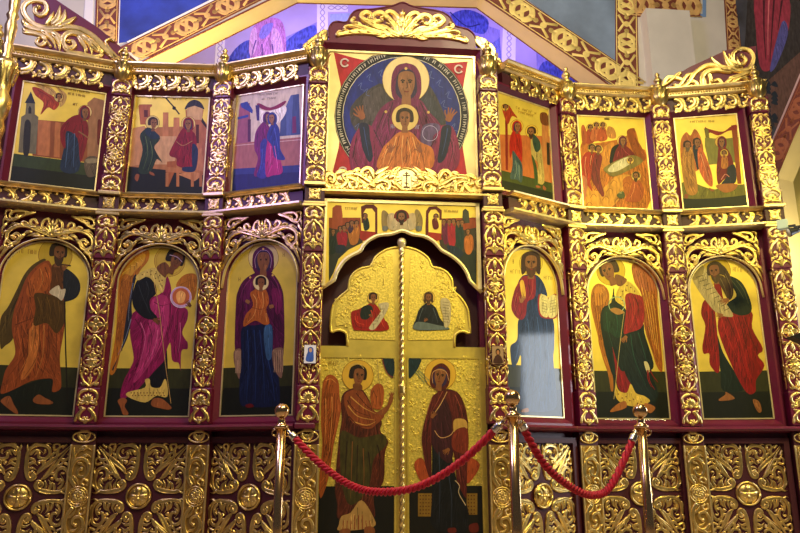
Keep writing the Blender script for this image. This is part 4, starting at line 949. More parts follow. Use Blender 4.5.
p.p('8a4c2a', '90,402 104,405 96,432 84,420'); p.p('8a4c2a', '148,390 165,398 168,408 150,402')
p.head(162, 186, 20, .7)
p.p('9a5426', '222,348 262,345 262,372 228,455 216,455', sm=False); p.p('a8683a', '216,370 375,385 375,405 216,392', sm=False); p.p('b87a48', '266,402 330,390 378,402 340,432', sm=False)
for x in (222, 268, 330, 366): p.p('a8683a', [(x - 6, 395), (x + 6, 395), (x + 6, 455), (x - 6, 455)], sm=False)
p.p('b4744a', '345,300 372,290 378,390 350,385', sm=False)
p.p('7a0e1c', '298,205 340,228 348,290 336,372 268,368 262,335 236,325 234,305 262,250 282,215'); p.p('182440', '330,275 354,295 348,372 330,372'); p.p('182440', '290,372 342,372 335,392 292,390')
p.folds('4a0410', ['300,220 290,270 270,300', '320,240 322,300 310,360', '280,260 265,310'], .007); p.l('a87848', '262,262 290,280 330,260', .006)
p.head(313, 190, 20, -.1, veil='7a0e1c')
p.script('6a4a18', 140, 76, 195, 78, 6, 9); p.script('6a4a18', 248, 80, 310, 84, 7, 9)
p.done('painting', r)
r, p = small_icon(2, 'small gold icon in painted violet light, of two women embracing under a red drape')
p.off = (220, 70); p.sc = 3.95
p.p('c8b49c', '40,60 340,60 340,500 40,500', sm=False)  # gold ground overpainted pale beige, violet light put into the colour
p.p('9a5c50', '50,292 340,262 340,375 50,392', sm=False); p.l('c8a090', [(50, 300), (340, 272)], .008); p.p('24306a', '40,392 340,372 340,500 40,500', sm=False); p.p('141c50', '40,415 340,400 340,500 40,500', sm=False)
p.p('8a4a5a', '78,135 118,130 122,285 62,292', sm=False); p.p('2a3a80', '80,132 108,124 130,158 128,172 85,148', sm=False); p.p('2a3a80', '70,186 112,176 112,186 70,196', sm=False); p.p('4a1c3a', '110,195 122,195 122,282 110,284', sm=False)
p.p('34446c', '236,262 240,190 262,140 280,100 312,94 318,255', sm=False); p.p('4a5a88', '262,140 280,100 290,100 280,258 262,258', sm=False); p.p('6a1c4a', '286,185 300,182 302,248 286,250', sm=False)
p.p('e0d4c8', '150,155 190,165 250,140 262,165 225,215 170,215 150,190'); p.p('7a1034', '146,136 158,132 200,148 256,122 258,132 235,150 195,160 165,154'); p.p('34205a', '140,140 156,136 156,200 146,200', sm=False)
p.halo(185, 190, 24, 'e4d8cc', None or '9a7a60'); p.halo(212, 192, 24, 'e4d8cc', '9a7a60')
p.p('6a1050', '180,205 200,240 192,300 180,360 150,418 134,410 150,350 136,310 140,250 160,215'); p.p('2a2a7a', '160,290 186,280 186,418 145,418 160,370')
p.p('a01a60', '188,280 225,270 232,330 248,402 210,416 180,412'); p.p('1c2c74', '212,205 235,235 238,310 258,350 240,356 216,345 205,300 185,270 195,230')
p.folds('d0609a', ['200,300 200,350 195,405', '215,300 225,360 230,405'], .007); p.folds('4a5ab0', ['170,310 165,360 155,410', '215,230 225,280 230,320'], .007); p.folds('38063a', ['150,240 148,290 155,330', '170,230 165,280'], .006)
p.head(188, 190, 16, .8, veil='5a1050'); p.head(207, 192, 16, -.8, veil='1c2c74')
p.script('5a4a50', 148, 98, 232, 92, 12, 8, .003, 5); p.script('5a4a50', 165, 116, 225, 110, 8, 8, .003, 6)
p.done('painting', r)
r, p = small_icon(4, 'small bright yellow icon of a woman in red greeting a bearded man')
p.off = (490, 85); p.sc = 4.1
p.p('3a4014', '30,340 290,412 290,540 30,540', sm=False); p.p('161c0c', '30,385 290,450 290,540 30,540', sm=False)
p.p('b0602c', '30,200 290,225 290,412 30,345', sm=False); p.p('7a1c10', '62,140 72,140 74,350 64,348', sm=False); p.p('b07038', '212,150 240,155 245,400 215,390', sm=False); p.p('2c2414', '232,235 246,238 246,330 234,326', sm=False); p.p('6a3a18', '205,118 225,112 245,130 240,165 210,158')
p.p('9a3012', '48,85 75,82 95,110 112,135 90,128 75,160 62,140'); p.halo(62, 92, 14, 'c8a030'); p.head(63, 92, 10, .4)
p.halo(110, 168, 26, 'd0a838'); p.halo(170, 190, 26, 'd0a838')
p.p('a01c0c', '108,182 128,215 132,300 120,325 95,275 82,300 80,230 92,190'); p.p('3a4c4c', '92,270 110,290 132,330 130,398 110,388 82,382 92,330')
p.folds('5a0a04', ['105,200 108,250 100,280', '120,220 122,270 120,310'], .006); p.folds('8a9a80', ['105,310 108,350 100,385', '118,330 120,360 122,390'], .006)
p.head(110, 172, 17, .6, veil='a01c0c')
p.p('a8904c', '170,205 205,235 215,300 222,400 192,395 195,320 170,290'); p.p('2c4030', '175,200 202,228 206,262 188,275 175,240'); p.p('3a4a20', '170,285 190,330 196,415 184,405 178,340')
p.folds('6a5420', ['190,290 200,340 205,395', '205,280 212,340 216,390'], .006); p.p('8a4c2a', '188,412 205,415 205,422 190,420'); p.p('8a4c2a', '218,412 230,425 225,432 216,425')
p.head(170, 194, 17, -.6, beard='3a2412'); p.script('8a5a18', 105, 92, 190, 118, 10, 9, .004, 8); p.script('8a5a18', 115, 108, 180, 128, 8, 9, .004, 9)
p.done('painting', r)
r, p = small_icon(5, 'small orange-gold icon of a swaddled baby in a manger among angels')
p.off = (560, 105); p.sc = 4.635
p.p('b0641c', '95,190 150,180 240,165 300,150 345,110 372,200 405,230 405,500 95,500', var=.3); p.p('8a4214', '310,120 345,108 352,150 375,190 400,240 380,262 345,230 320,170'); p.p('c07c2c', '200,200 250,175 240,260 205,300 190,260')
p.p('c88a30', '110,370 180,400 260,330 330,330 300,400 230,480 110,480', var=.35); p.p('a85a1c', '290,350 330,330 350,380 310,430')
for k in range(14): p.l('7a3c10', [(120 + 19 * k, 470 - (k * 37) % 120), (135 + 19 * k, 450 - (k * 37) % 120), (150 + 19 * k, 462 - (k * 37) % 120)], .005)
p.p('0c0c10', '232,275 238,205 268,182 285,200 280,260')
for x, y, cl in ((140, 105, '9a3a1a'), (168, 95, 'b86030'), (198, 95, 'a84a22')): p.halo(x, y, 17, 'd0a840'); p.p(cl, [(x - 14, y + 12), (x + 10, y + 10), (x + 22, y + 60), (x - 5, y + 75), (x - 28, y + 62)]); p.head(x, y + 1, 11, .5)
p.p('a04a1c', '98,105 112,95 125,140 120,180 104,180'); p.p('b87a34', '222,100 250,110 260,150 235,155 215,135')
p.halo(150, 200, 22, 'd0a840'); p.halo(180, 206, 20, 'd0a840')
p.p('a42c18', '135,218 165,225 160,290 140,350 150,400 125,370 100,330 98,260 115,225'); p.p('701c20', '165,225 195,240 185,310 190,360 205,410 195,425 165,380 145,340 150,270'); p.p('b86a44', '95,330 125,350 120,420 105,440')
p.folds('e0a070', ['120,240 115,290 125,350', '145,235 140,280'], .006); p.folds('3a0a10', ['170,250 165,310 185,380'], .006); p.head(147, 202, 15, .6); p.head(176, 208, 15, .6)
p.halo(288, 166, 24, 'd8b450'); p.p('6a0e1c', '285,180 325,205 350,240 330,250 280,262 245,270 255,220 268,195'); p.folds('b04a4a', ['290,200 310,225 340,240', '270,215 265,240'], .005); p.head(290, 170, 17, .3, veil='6a0e1c')
p.p('7a6a30', '205,290 320,235 378,250 370,275 260,330 225,322', var=.25); p.p('c8bc8c', '222,298 250,270 310,242 340,252 330,270 270,305 232,312'); p.halo(325, 258, 16, 'd8b450'); p.head(325, 258, 10, .2)
p.halo(352, 330, 22, 'd8b450'); p.p('a04a20', '350,350 375,360 388,410 370,445 325,450 300,440 325,400 335,360'); p.folds('d89050', ['345,365 340,400 325,430'], .006); p.head(352, 332, 16, -.5, beard='3a2412')
p.p('4a5028', '262,418 290,400 300,425 280,435'); p.p('8a8050', '270,408 282,402 284,412'); p.l('3a2412', '205,65 228,66', .014)
p.done('painting', r)
r, p = small_icon(6, 'small gold icon of travellers bringing gifts to a seated mother in red')
p.off = (660, 105); p.sc = 3.68
p.p('161a0c', '60,330 330,300 330,400 60,400', sm=False); p.p('6a6420', '60,290 120,285 200,310 330,290 330,330 60,345')
p.p('a85c24', '75,140 95,100 112,112 128,88 150,120 160,180 140,240 85,240', var=.3)
p.p('7a7430', '165,120 225,125 290,118 290,210 180,220 165,150', sm=False); p.p('8a3c14', '262,75 282,72 300,290 285,290 270,150', sm=False)
p.p('86220e', '165,82 180,88 230,98 262,78 282,74 280,90 250,96 215,112 185,102 170,110'); p.p('6a5c20', '162,86 178,88 182,122 168,120', sm=False)
for pts, cl in (('95,150 118,158 128,230 138,320 100,325 82,250 82,180', 'a4702c'), ('120,150 145,150 150,190 140,240 128,200', '0e1c2a'), ('140,160 160,170 190,250 192,300 165,280 142,230', 'b4582c')): p.p(cl, pts)
p.folds('6a3c10', ['100,170 102,230 112,310', '115,180 118,240 126,310'], .006); p.folds('e0a068', ['150,180 165,230 180,280'], .006)
p.head(100, 150, 14, .6, beard='5a4a30'); p.head(135, 140, 14, .7); p.p('8a4c2a', '92,328 104,330 100,345 90,340'); p.p('8a4c2a', '180,305 195,310 200,318 186,316')
p.halo(222, 136, 20, 'c8a040'); p.p('6e0e18', '218,150 245,160 265,195 272,250 240,270 215,292 208,250 212,190'); p.p('14182a', '250,230 275,222 278,285 225,295 245,262'); p.head(228, 138, 15, -.3, veil='6e0e18')
p.halo(236, 178, 15, 'c8a040'); p.p('b06a2c', '228,190 246,190 250,225 238,235 225,228'); p.head(236, 179, 9, -.3); p.l('c87a68', '225,275 240,255 255,265', .008)
p.p('a0602c', '205,298 240,290 285,292 270,315 235,322'); p.script('6a4a18', 110, 62, 200, 60, 12, 8, .004, 12)
p.done('painting', r)
# ---- the big central panel
def big_icon():
    u0, u1, z0, z1 = RC; uc = (u0 + u1) / 2; hw = (u1 - u0) / 2; H = z1 - z0
    r = empty('icon', CB.loc(uc, z0), CB.ang, 'large square icon of a veiled woman with raised hands inside a lettered blue circle', 'icon')
    MB().box(-hw, hw, -WI, .05, 0, H).build('panel', mat('pale_gold_ground', (.74, .58, .24, 1), .42, .3, .1, 6., coat=.15), r)
    f = MB(); t = .02; f.band([(-hw, 0), (hw, 0), (hw, H), (-hw, H)], [(-hw + t, t), (hw - t, t), (hw - t, H - t), (-hw + t, H - t)], -WI - .014, -WI); f.build('gilt_fillet', FILLET, r)
    surround(CB, -hw, hw, 0, H, WI, .03, .05, r)
    p = Paint(CB, WI, uc, z0); p.clip = (u0 + t, u1 - t, z0 + t, z1 - t); p.off = (320, 40); p.sc = 3.436
    RED = 'b0202e'
    q = [(47, 42), (120, 62), (200, 80), (280, 84), (360, 82), (430, 80), (508, 74), (494, 150), (480, 250), (488, 350), (506, 470), (500, 520), (60, 520), (44, 450), (64, 370), (80, 250), (70, 150)]
    p.p(RED, q, sm=False, var=.2)
    cx, cy, R = 281, 262, 232
    p.c('15131a', cx, cy, R); p.ring('b8a88a', cx, cy, R - 3, .005); p.ring('d8ccb0', cx, cy, R - 29, .007)
    LET = 'c8beac'; rnd = random.Random(3)
    for k in range(190):
        a = math.radians(-205 + k * 1.37 * 1.6)
        if a > math.radians(25) and False: break
        if rnd.random() < .13: continue
        if -105 < math.degrees(a) + 0 < -70: continue
        r1, r2 = R - 21, R - 9; ca, sa = math.cos(a), math.sin(a)
        p.l(LET, [(cx + r1 * ca, cy + r1 * sa), (cx + r2 * ca, cy + r2 * sa)], .006)
        if k % 3 == 0: p.l(LET, [(cx + r1 * ca, cy + r1 * sa), (cx + r2 * math.cos(a + .022), cy + r2 * math.sin(a + .022))], .005)
        if k % 4 == 1: p.l(LET, [(cx + (r1 + r2) / 2 * ca, cy + (r1 + r2) / 2 * sa), (cx + (r1 + r2) / 2 * math.cos(a + .03), cy + (r1 + r2) / 2 * math.sin(a + .03))], .005)
    p.c('16226e', cx, cy, R - 31, var=.3)
    p.p('3a3434', '105,232 205,150 240,190 330,190 370,150 432,275 400,330 300,380 140,330', var=.3); p.p('4a4040', '150,210 210,160 215,240 170,280', var=.3); p.p('34343c', '365,170 425,270 380,300 350,230', var=.3)
    for k in range(10):
        x, y = [(130, 160), (160, 130), (120, 300), (200, 115), (150, 180), (400, 150), (430, 190), (450, 300), (370, 120), (415, 220)][k]
        p.l('5a6a9a', [(x, y), (x + 14, y - 12), (x + 8, y + 8), (x + 22, y + 14)], .004)
    p.halo(295, 138, 80, 'e8cf8a', 'b08a3a')
    MAN = '6a1644'
    p.p(MAN, '262,205 212,232 180,290 172,330 205,400 215,450 380,450 400,380 425,320 405,280 372,245 340,205', var=.2)
    p.p('7a1c44', '178,298 140,298 108,350 102,420 130,470 250,480 235,400 200,360'); p.p('7a1c44', '408,300 455,300 480,380 470,440 420,470 340,480 380,400 400,350')
    p.folds('2a0620', ['225,240 200,300 190,340', '250,215 235,280 240,330', '345,215 375,280 400,310', '330,230 350,290 375,330', '125,340 115,400 140,450', '185,310 215,370 245,420', '440,320 455,380 440,440', '400,330 370,390 350,430'], .010)
    p.folds('8a4060', ['240,230 215,290 210,330', '355,225 385,270 410,300', '150,310 128,370 150,430', '430,310 460,360 450,420', '270,215 262,260'], .008)
    p.p('0c1432', '136,290 166,292 172,340 182,400 168,420 148,380 140,340'); p.p('0c1432', '420,300 450,298 446,350 428,410 404,420 412,350'); p.folds('34487a', ['150,300 158,350 168,400', '438,305 430,350 418,400'], .008)
    p.hand(146, 268, 40, -1.95, '8a5030', .7); p.hand(440, 276, 40, -1.15, '8a5030', .7)
    p.p('5a4468', '352,300 372,288 405,290 412,310 390,330 380,365 352,360 345,335', var=.35); p.ring('b8a8c8', 378, 322, 26, .005)
    p.p('6a1644', '295,82 262,92 246,130 252,180 270,212 300,222 332,208 344,180 346,130 328,92'); p.l('a88090', '266,205 256,150 264,112 280,108 296,112 312,108 328,114 334,150 326,205', .007)
    p.head(296, 152, 45, .05, '8a5a36', veil='6a1644'); p.dots('d0a858', [(295, 100), (226, 248), (372, 250)], 5)
    p.script('b0a8c0', 242, 298, 262, 298, 2, 14); p.script('b0a8c0', 325, 300, 345, 302, 2, 14)
    p.p('b8682c', '272,318 312,318 345,352 388,378 372,450 205,450 212,380 242,345', var=.2)
    p.folds('e0a058', ['262,335 250,380 235,430', '285,330 280,390 285,440', '318,335 330,380 345,425', '230,375 222,400 215,430', '300,340 310,390 312,440'], .009); p.folds('5a2408', ['272,330 262,380 255,440', '300,335 295,390 300,445', '335,350 350,395 360,440'], .008)
    p.halo(292, 268, 46, 'd8b868', '8a3a1a'); p.head(291, 274, 28, .05, '84522e', '2a160a'); p.hand(240, 385, 26, -1.2, '8a5030'); p.hand(345, 385, 26, -1.9, '8a5030')
    for x, y in ((85, 80), (476, 102), (78, 452)): p.ring('d8c0b0', x, y, 13, .016, 20, 330); p.c('9a4a4a', x + 4, y + 3, 5)
    p.done('painting', r)
big_icon()
# ---- panel with two gatherings above the doors
def supper():
    u0, u1 = .172, 1.63; zb, zt = 1.70, 2.295; uc = (u0 + u1) / 2
    r = empty('icon', CB.loc(uc, 0), CB.ang, 'wide cut-out icon of two gatherings at tables, above the scalloped double doors', 'icon')
    off, sc = (318, 190), DS
    cut = px_local(CB, TYMP_CUT, .01, uc, 0, off, sc)
    cut[0] = (u0 - uc, cut[0][1]); cut[-1] = (u1 - uc, cut[-1][1])
    cs = [cut[0]] + smooth(cut[1:-1], False, 3) + [cut[-1]]
    O = [(u0 - uc, zt)] + cs + [(u1 - uc, zt)]
    MB().prism(O, -.03, .03).build('panel', GROUND, r)
    f = MB(); f.ribbon(cs, [.018] * len(cs), .012, 0, None, -.03); f.build('gilt_fillet', FILLET, r)
    f = MB()
    for a, b_, c, d in ((u0 - uc, u1 - uc, zt - .03, zt), (u0 - uc, u0 - uc + .035, cut[0][1] + .03, zt), (u1 - uc - .035, u1 - uc, cut[-1][1] + .03, zt)): f.box(a, b_, -.042, -.03, c, d)
    f.build('gilt_border', FILLET, r)
    p = Paint(CB, .03, uc, 0); p.off, p.sc = off, sc
    p.p('3a3020', '36,120 145,145 150,175 100,200 68,230 52,270 36,300', sm=False); p.p('2a2c22', '36,200 110,190 68,230 52,275 36,305', sm=False)
    p.p('8a3a16', '36,92 142,92 145,150 36,125', sm=False); p.p('9a4624', '48,60 60,50 78,52 82,85 80,130 46,130', sm=False)
    p.p('5a1410', '143,55 160,48 185,48 198,60 198,160 190,165 190,75 180,62 160,62 152,75 152,110 145,110', sm=False); p.p('9a2414', '142,135 192,140 190,160 150,170 138,160', sm=False)
    for pts, c in (('38,160 58,145 62,200 45,215 38,200', '14241c'), ('62,150 80,135 98,150 92,190 72,192', '8a1020'), ('100,130 122,112 138,130 132,175 108,180', 'a86420'), ('98,120 112,112 118,130 105,145', '3a2034'), ('150,100 165,92 172,125 155,135', '16281c'), ('60,185 90,185 88,205 62,210', '18222c')): p.p(c, pts)
    for x, y in ((50, 140), (74, 130), (86, 128), (112, 112), (128, 112), (98, 118), (157, 88)): p.head(x, y, 8, .5)
    p.p('3a3020', '400,150 480,120 528,110 528,320 500,280 470,240 440,218 410,200', sm=False); p.p('20261c', '440,218 528,200 528,330 500,285 470,245', sm=False)
    p.p('8a3a16', '412,95 528,92 528,125 410,150', sm=False); p.p('3a3a2c', '482,70 490,62 502,72 505,110 480,112', sm=False)
    p.p('5a1410', '358,120 360,70 370,56 395,54 412,68 412,100 404,100 404,78 392,64 376,66 368,80 368,150 358,150', sm=False); p.p('9a2414', '366,140 410,145 412,165 395,170 366,155', sm=False)
    for pts, c in (('412,118 430,110 438,165 420,180', '5a1034'), ('432,115 448,108 460,140 455,185 436,180', '96182a'), ('458,120 480,115 486,160 480,200 462,195', '16302c'), ('488,160 512,150 518,190 505,215 490,205', 'a85c20'), ('380,100 395,95 402,125 385,130', '5a1410'), ('430,185 460,190 485,210 470,225 440,210', '182434')): p.p(c, pts)
    for x, y in ((420, 108), (438, 108), (452, 106), (468, 112), (480, 110), (500, 140), (393, 90)): p.head(x, y, 8, -.5)
    p.p('8a7440', '212,75 225,70 238,90 235,130 215,132'); p.p('8a7440', '322,72 335,68 348,95 345,130 325,130'); p.p('b8a070', '232,85 255,80 262,130 235,128'); p.p('b8a070', '300,85 322,80 325,125 302,130')
    p.c('6a1c10', 278, 92, 26); p.p('b8a478', '250,100 262,95 295,95 312,102 318,132 245,134'); p.c('6a1c10', 278, 88, 22); p.head(278, 92, 16, 0, SKIN, '2a180c', beard='2a180c')
    p.p('6a6a5c', '215,122 232,122 230,136 216,136'); p.p('6a6a5c', '326,122 345,122 344,136 328,136')
    p.script('7a5a1c', 90, 62, 140, 62, 8, 8, .004, 21); p.script('7a5a1c', 420, 70, 470, 72, 8, 8, .004, 22)
    p.done('painting', r)
supper()
# ---- the two gilded door leaves
def door_leaves():
    off, sc = (325, 270), 5.0
    LEFT = [(401.5, 247), (395, 247.5), (388, 249), (382, 252), (376, 256.5), (373, 262), (370.5, 266.5), (362, 268), (355, 272), (350.5, 278), (349, 285), (348, 290), (342, 295), (336, 301), (332.5, 308), (331, 318), (331, 331.5), (335, 330.5), (340, 330), (345, 332), (347, 336), (347.5, 346)]
    RIGHT = [(401.5, 247), (408, 247.5), (415, 249.5), (421, 252.5), (427, 257), (430, 262), (432, 267), (440, 268.5), (447, 272.5), (451.5, 279), (452.5, 285), (453, 291), (459, 296), (464.5, 303), (468, 311), (469, 320), (470, 333), (465, 331.5), (460, 331.5), (456, 334), (454.5, 338), (454.5, 347)]
    res = []
    um = CB.hit(401.5, 380, WD)[0]
    for side, PX, uo, txt in ((-1, LEFT, .135, 'left gilded door leaf with a winged angel and a seated writer in red'), (1, RIGHT, 1.655, 'right gilded door leaf with a veiled woman and a seated writer in dark blue')):
        uc = (um + uo) / 2
        r = empty('door_leaf', CB.loc(uc, FL), CB.ang, txt, 'door leaf')
        Q = px_local(CB, PX, WD, uc, FL)
        Qs = [Q[0]] + smooth(Q[1:], False, 2)
        ue = uo - uc
        Z0 = Qs[-1][1]
        O = Qs + [(ue, Z0), (ue, .01), (um - uc, .01)]
        m = MB(); m.prism(O, -WD, .09); m.build('leaf_panel', DOORGOLDP, r)
        # raised border along the scalloped head and round the two fields
        m = MB(); m.ribbon(Qs, [.012] * len(Qs), .010, 0, None, -WD); m.build('head_moulding', DOORGOLDP, r)
        q1 = px_local(CB, [(344, 292), (398, 252)] if side < 0 else [(405, 252), (457, 292)], WD, uc, FL)
        # chased field of the head: the outline pulled in
        cxm = sum(q[0] for q in Qs) / len(Qs); czm = (min(q[1] for q in Qs) + max(q[1] for q in Qs)) / 2
        ins = [(cxm + (q[0] - cxm) * .80 + (.01 if side > 0 else -.01) * 0, czm + (q[1] - czm) * .86) for q in Qs]
        xi = (um - uc) - side * -.05
        xi = (um - uc) + side * .055
        fld = [(min(q[0], xi) if side < 0 else max(q[0], xi), q[1]) for q in ins] + [(xi, Z0 + .055)]
        m = MB(); m.prism(fld, -WD - .006, -WD); m.build('chased_field', DOORGOLD, r)
        zb = .09; zt = Z0 - .10; xa, xb = (ue + .055, um - uc - .055) if side < 0 else (um - uc + .055, ue - .055)
        m = MB(); m.box(xa, xb, -WD - .006, -WD, zb, zt); m.build('chased_field', DOORGOLD, r)
        m = MB(); m.band([(xa - .008, zb - .008), (xb + .008, zb - .008), (xb + .008, zt + .008), (xa - .008, zt + .008)], [(xa + .006, zb + .006), (xb - .006, zb + .006), (xb - .006, zt - .006), (xa + .006, zt - .006)], -WD - .014, -WD - .004); m.build('field_moulding', DOORGOLDP, r)
        # foliage chased in low relief
        m = MB(); rnd = random.Random(5 + side)
        for gz in range(15):
            for gx in range(7):
                x = xa + .04 + (xb - xa - .08) * gx / 6 + rnd.uniform(-.01, .01); z = zt - .04 - gz * .078 + rnd.uniform(-.01, .01)
                m.scroll((x, z), rnd.uniform(0, 6.28), .10, 10 * rnd.choice((-1, 1)), 70, .0035, .002, .005, .004, 10, 2, 0, .02, lk=30)
        for k in range(34):
            t = rnd.random(); q = rnd.choice(fld); x = cxm + (q[0] - cxm) * t * .9; z = czm + (q[1] - czm) * t * .9
            m.scroll((x, z), rnd.uniform(0, 6.28), .10, 10 * rnd.choice((-1, 1)), 70, .0035, .002, .005, .004, 10, 2, 0, .02, lk=30)
        m.build('chased_foliage', DOORGOLD, r, (0, -WD - .006, 0))
        res.append((r, uc, xa, xb, zb, zt))
    # twisted astragal on the meeting edge, fixed to the left leaf's edge
    r, uc = res[0][0], res[0][1]
    ast = empty('astragal', CB.loc(um, FL), CB.ang, 'gilded twisted bar with ball knob covering the joint of the double doors', 'door bar')
    zt = CB.hit(401.5, 252, WD)[1] - FL
    m = MB(); n = 260; k = len(m.v); rings = 12
    for i in range(n + 1):
        z = .01 + (zt - .01) * i / n
        for j in range(rings):
            a = 2 * PI * j / rings; rr = .021 + .0055 * math.cos(2 * a - z * 95)
            m.v.append((rr * math.cos(a), -.012 + rr * math.sin(a), z))
    for i in range(n):
        for j in range(rings): m.face([i * rings + j, i * rings + (j + 1) % rings, (i + 1) * rings + (j + 1) % rings, (i + 1) * rings + j], 0, True)
    m.build('twisted_bar', GOLD, ast, (0, WD * 0 , 0))
    m = MB(); m.box(-.03, .03, .0, .02, .01, zt); m.build('backing_strip', DOORGOLDP, ast)
    m = MB(); m.lathe([(.022, zt - .02), (.03, zt), (.022, zt + .02), (.02, zt + .035), (.036, zt + .055), (.043, zt + .08), (.036, zt + .108), (.018, zt + .122), (.004, zt + .126)], 16, 0, -.012); m.build('knob', FILLET, ast)
    m = MB(); zc = CB.hit(401.5, 390, WD)[1] - FL; m.lathe([(.024, zc - .05), (.034, zc - .03), (.026, zc), (.034, zc + .03), (.024, zc + .05)], 14, 0, -.012); m.build('collar', GOLD, ast)
    # painted figures
    r, uc, xa, xb, zb, zt = res[0]
    def P0(off, sc, r_): q = Paint(CB, WD + .0125, r_[1], FL); q.off = off; q.sc = sc; return q
    p = P0((315, 345), 5.61, res[0]); p.clip = (uc + xa + .01, uc + xb - .01, FL + zb + .01, FL + zt - .01); p.lay = 0
    p.uz('12100a', uc + xa + .01, uc + xb - .01, FL + zb, -.255)
    p.halo(240, 172, 88, 'c89c30', '7a5414')
    p.p('12262c', '378,76 440,76 440,182 412,165 390,125'); p.l('8a2a20', '440,182 412,165 390,125 378,76', .005)
    p.p('93481a', '85,165 48,200 36,300 34,450 42,560 20,760 30,860 60,800 85,700 105,560 145,370 138,290 130,200')
    for k in range(6): p.l('5a2408', [(55 + 14 * k, 270), (52 + 13 * k, 400), (45 + 9 * k, 560 + 20 * (5 - k))], .005)
    p.folds('d89048', ['60,200 90,190 120,215', '60,300 62,420 55,560', '95,290 95,400 80,600'], .006)
    p.p('93481a', '312,260 350,215 385,240 382,330 360,362 320,345'); p.folds('5a2408', ['330,260 345,300 350,350', '360,240 365,290 362,340'], .005)
    p.p('4a1c0c', '220,240 160,270 145,330 150,420 135,520 112,782 125,892 140,982 325,982 330,852 385,762 392,612 410,552 400,520 365,480 375,430 330,370 300,300 265,250', var=.3)
    p.p('3a3210', '150,480 250,520 380,500 400,560 330,640 300,800 200,900 150,780 140,600', var=.35)
    p.folds('1c0c04', ['180,540 170,700 160,860', '240,560 235,720 230,880', '300,600 310,720 300,850', '350,560 365,640 350,740'], .009); p.folds('7a4a1c', ['210,540 205,700 200,860', '270,580 275,740 262,900'], .007)
    p.p('7a3a18', '165,280 250,250 310,330 340,375 375,370 388,400 350,440 300,472 220,440 180,380'); p.folds('c08a40', ['200,290 270,350 340,385', '185,340 240,400 330,420', '215,430 290,450 340,430'], .009); p.folds('3a1408', ['180,310 230,370 310,400', '230,270 290,340 330,370', '190,400 250,455 320,455'], .008)
    p.p('a07a40', '135,1005 150,960 200,940 260,870 325,960 325,1022 140,1042'); 
    for k in range(8): p.l('7a2010', [(160 + 21 * k, 985 - (30 if k in (3, 4, 5) else 0)), (156 + 22 * k, 1035)], .006)
    p.p('7a4420', '345,380 402,340 418,292 440,296 422,345 388,392'); p.hand(428, 292, 30, -1.3, '7a4420')
    p.head(240, 175, 46, .5, '7a4826', '1e120a', tilt=.12); p.ring('b89a60', 232, 150, 44, .004, 20, 170)
    p.p('6a3a1a', '215,218 260,222 262,252 220,250'); p.p('7a4420', '145,1035 190,1030 195,1060 140,1062'); p.p('7a4420', '280,1022 325,1020 335,1055 282,1058')
    p.l('a08a50', '350,95 362,220', .005); p.script('8a6418', 75, 100, 140, 100, 5, 22)
    p.done('angel_painting', r)
    r, uc, xa, xb, zb, zt = res[1]
    p = P0((398, 345), 5.61, res[1]); p.clip = (uc + xa + .01, uc + xb - .01, FL + zb + .01, FL + zt - .01); p.lay = 0
    p.uz('12100a', uc + xa + .01, uc + xb - .01, FL + zb, -.255)
    p.halo(237, 165, 88, 'c89c30', '7a5414'); p.p('12262c', '60,72 128,72 120,115 100,150 60,185')
    for k in range(3): p.l('3a6a5a', [(95 + 9 * k, 150 - 6 * k), (150 + 12 * k, 215 - 8 * k)], .005)
    p.p('98401c', '90,672 130,632 165,690 172,752 130,765'); p.p('98401c', '385,632 460,672 400,772 380,750')
    p.p('7a5a1c', '112,832 190,832 190,962 112,962', sm=False); p.p('7a5a1c', '385,832 445,832 445,952 385,952', sm=False); p.dots('4a200c', [(125 + 16 * (k % 5), 845 + 20 * (k // 5)) for k in range(30)], 4); p.dots('4a200c', [(395 + 16 * (k % 3), 845 + 20 * (k // 3)) for k in range(18)], 4)
    p.p('0c0e12', '195,520 192,640 190,850 200,1030 385,1045 388,902 330,762 300,600 285,480 230,440')
    p.p('34121a', '262,250 215,340 188,400 190,560 300,660 310,400 340,280')
    p.p('4c1612', '238,112 262,240 330,262 372,330 392,430 392,560 385,800 382,860 345,800 330,762 318,640 300,540 300,400 262,300 215,360 190,400 188,700 190,762 160,700 135,560 137,480 162,380 192,290 228,250', var=.22)
    p.folds('220806', ['170,420 160,540 170,690', '330,330 350,420 345,540', '365,380 372,520 365,700', '340,600 350,700 365,790', '230,300 200,360'], .009); p.folds('8a4030', ['250,260 215,330 185,380', '320,280 350,350 370,430', '190,300 165,380 150,480', '335,640 345,720 352,770'], .007)
    p.l('b88a58', '190,402 240,330 275,262', .007); p.l('b88a58', '205,480 240,520 300,500 330,430', .006); p.l('b8a078', '320,760 345,790 340,830 380,900', .006)
    p.folds('2c3444', ['230,600 235,800 230,1000', '280,700 300,850 300,1020'], .008)
    p.p('b08840', '312,425 345,412 382,425 388,470 355,462 315,490'); p.p('6a2416', '320,480 388,470 390,600 330,600 300,560')
    p.hand(190, 405, 34, -.9, '7a4826'); p.hand(285, 585, 36, 2.6, '7a4826')
    p.head(237, 178, 48, -.15, '7a4a28', veil='4c1612', tilt=.15); p.l('b88a58', '195,215 192,160 225,138 268,150 285,200', .005)
    p.p('5a1a10', '280,1030 320,1025 325,1050 285,1052'); p.p('5a1a10', '400,1010 445,1000 450,1045 405,1050')
    p.done('woman_painting', r)
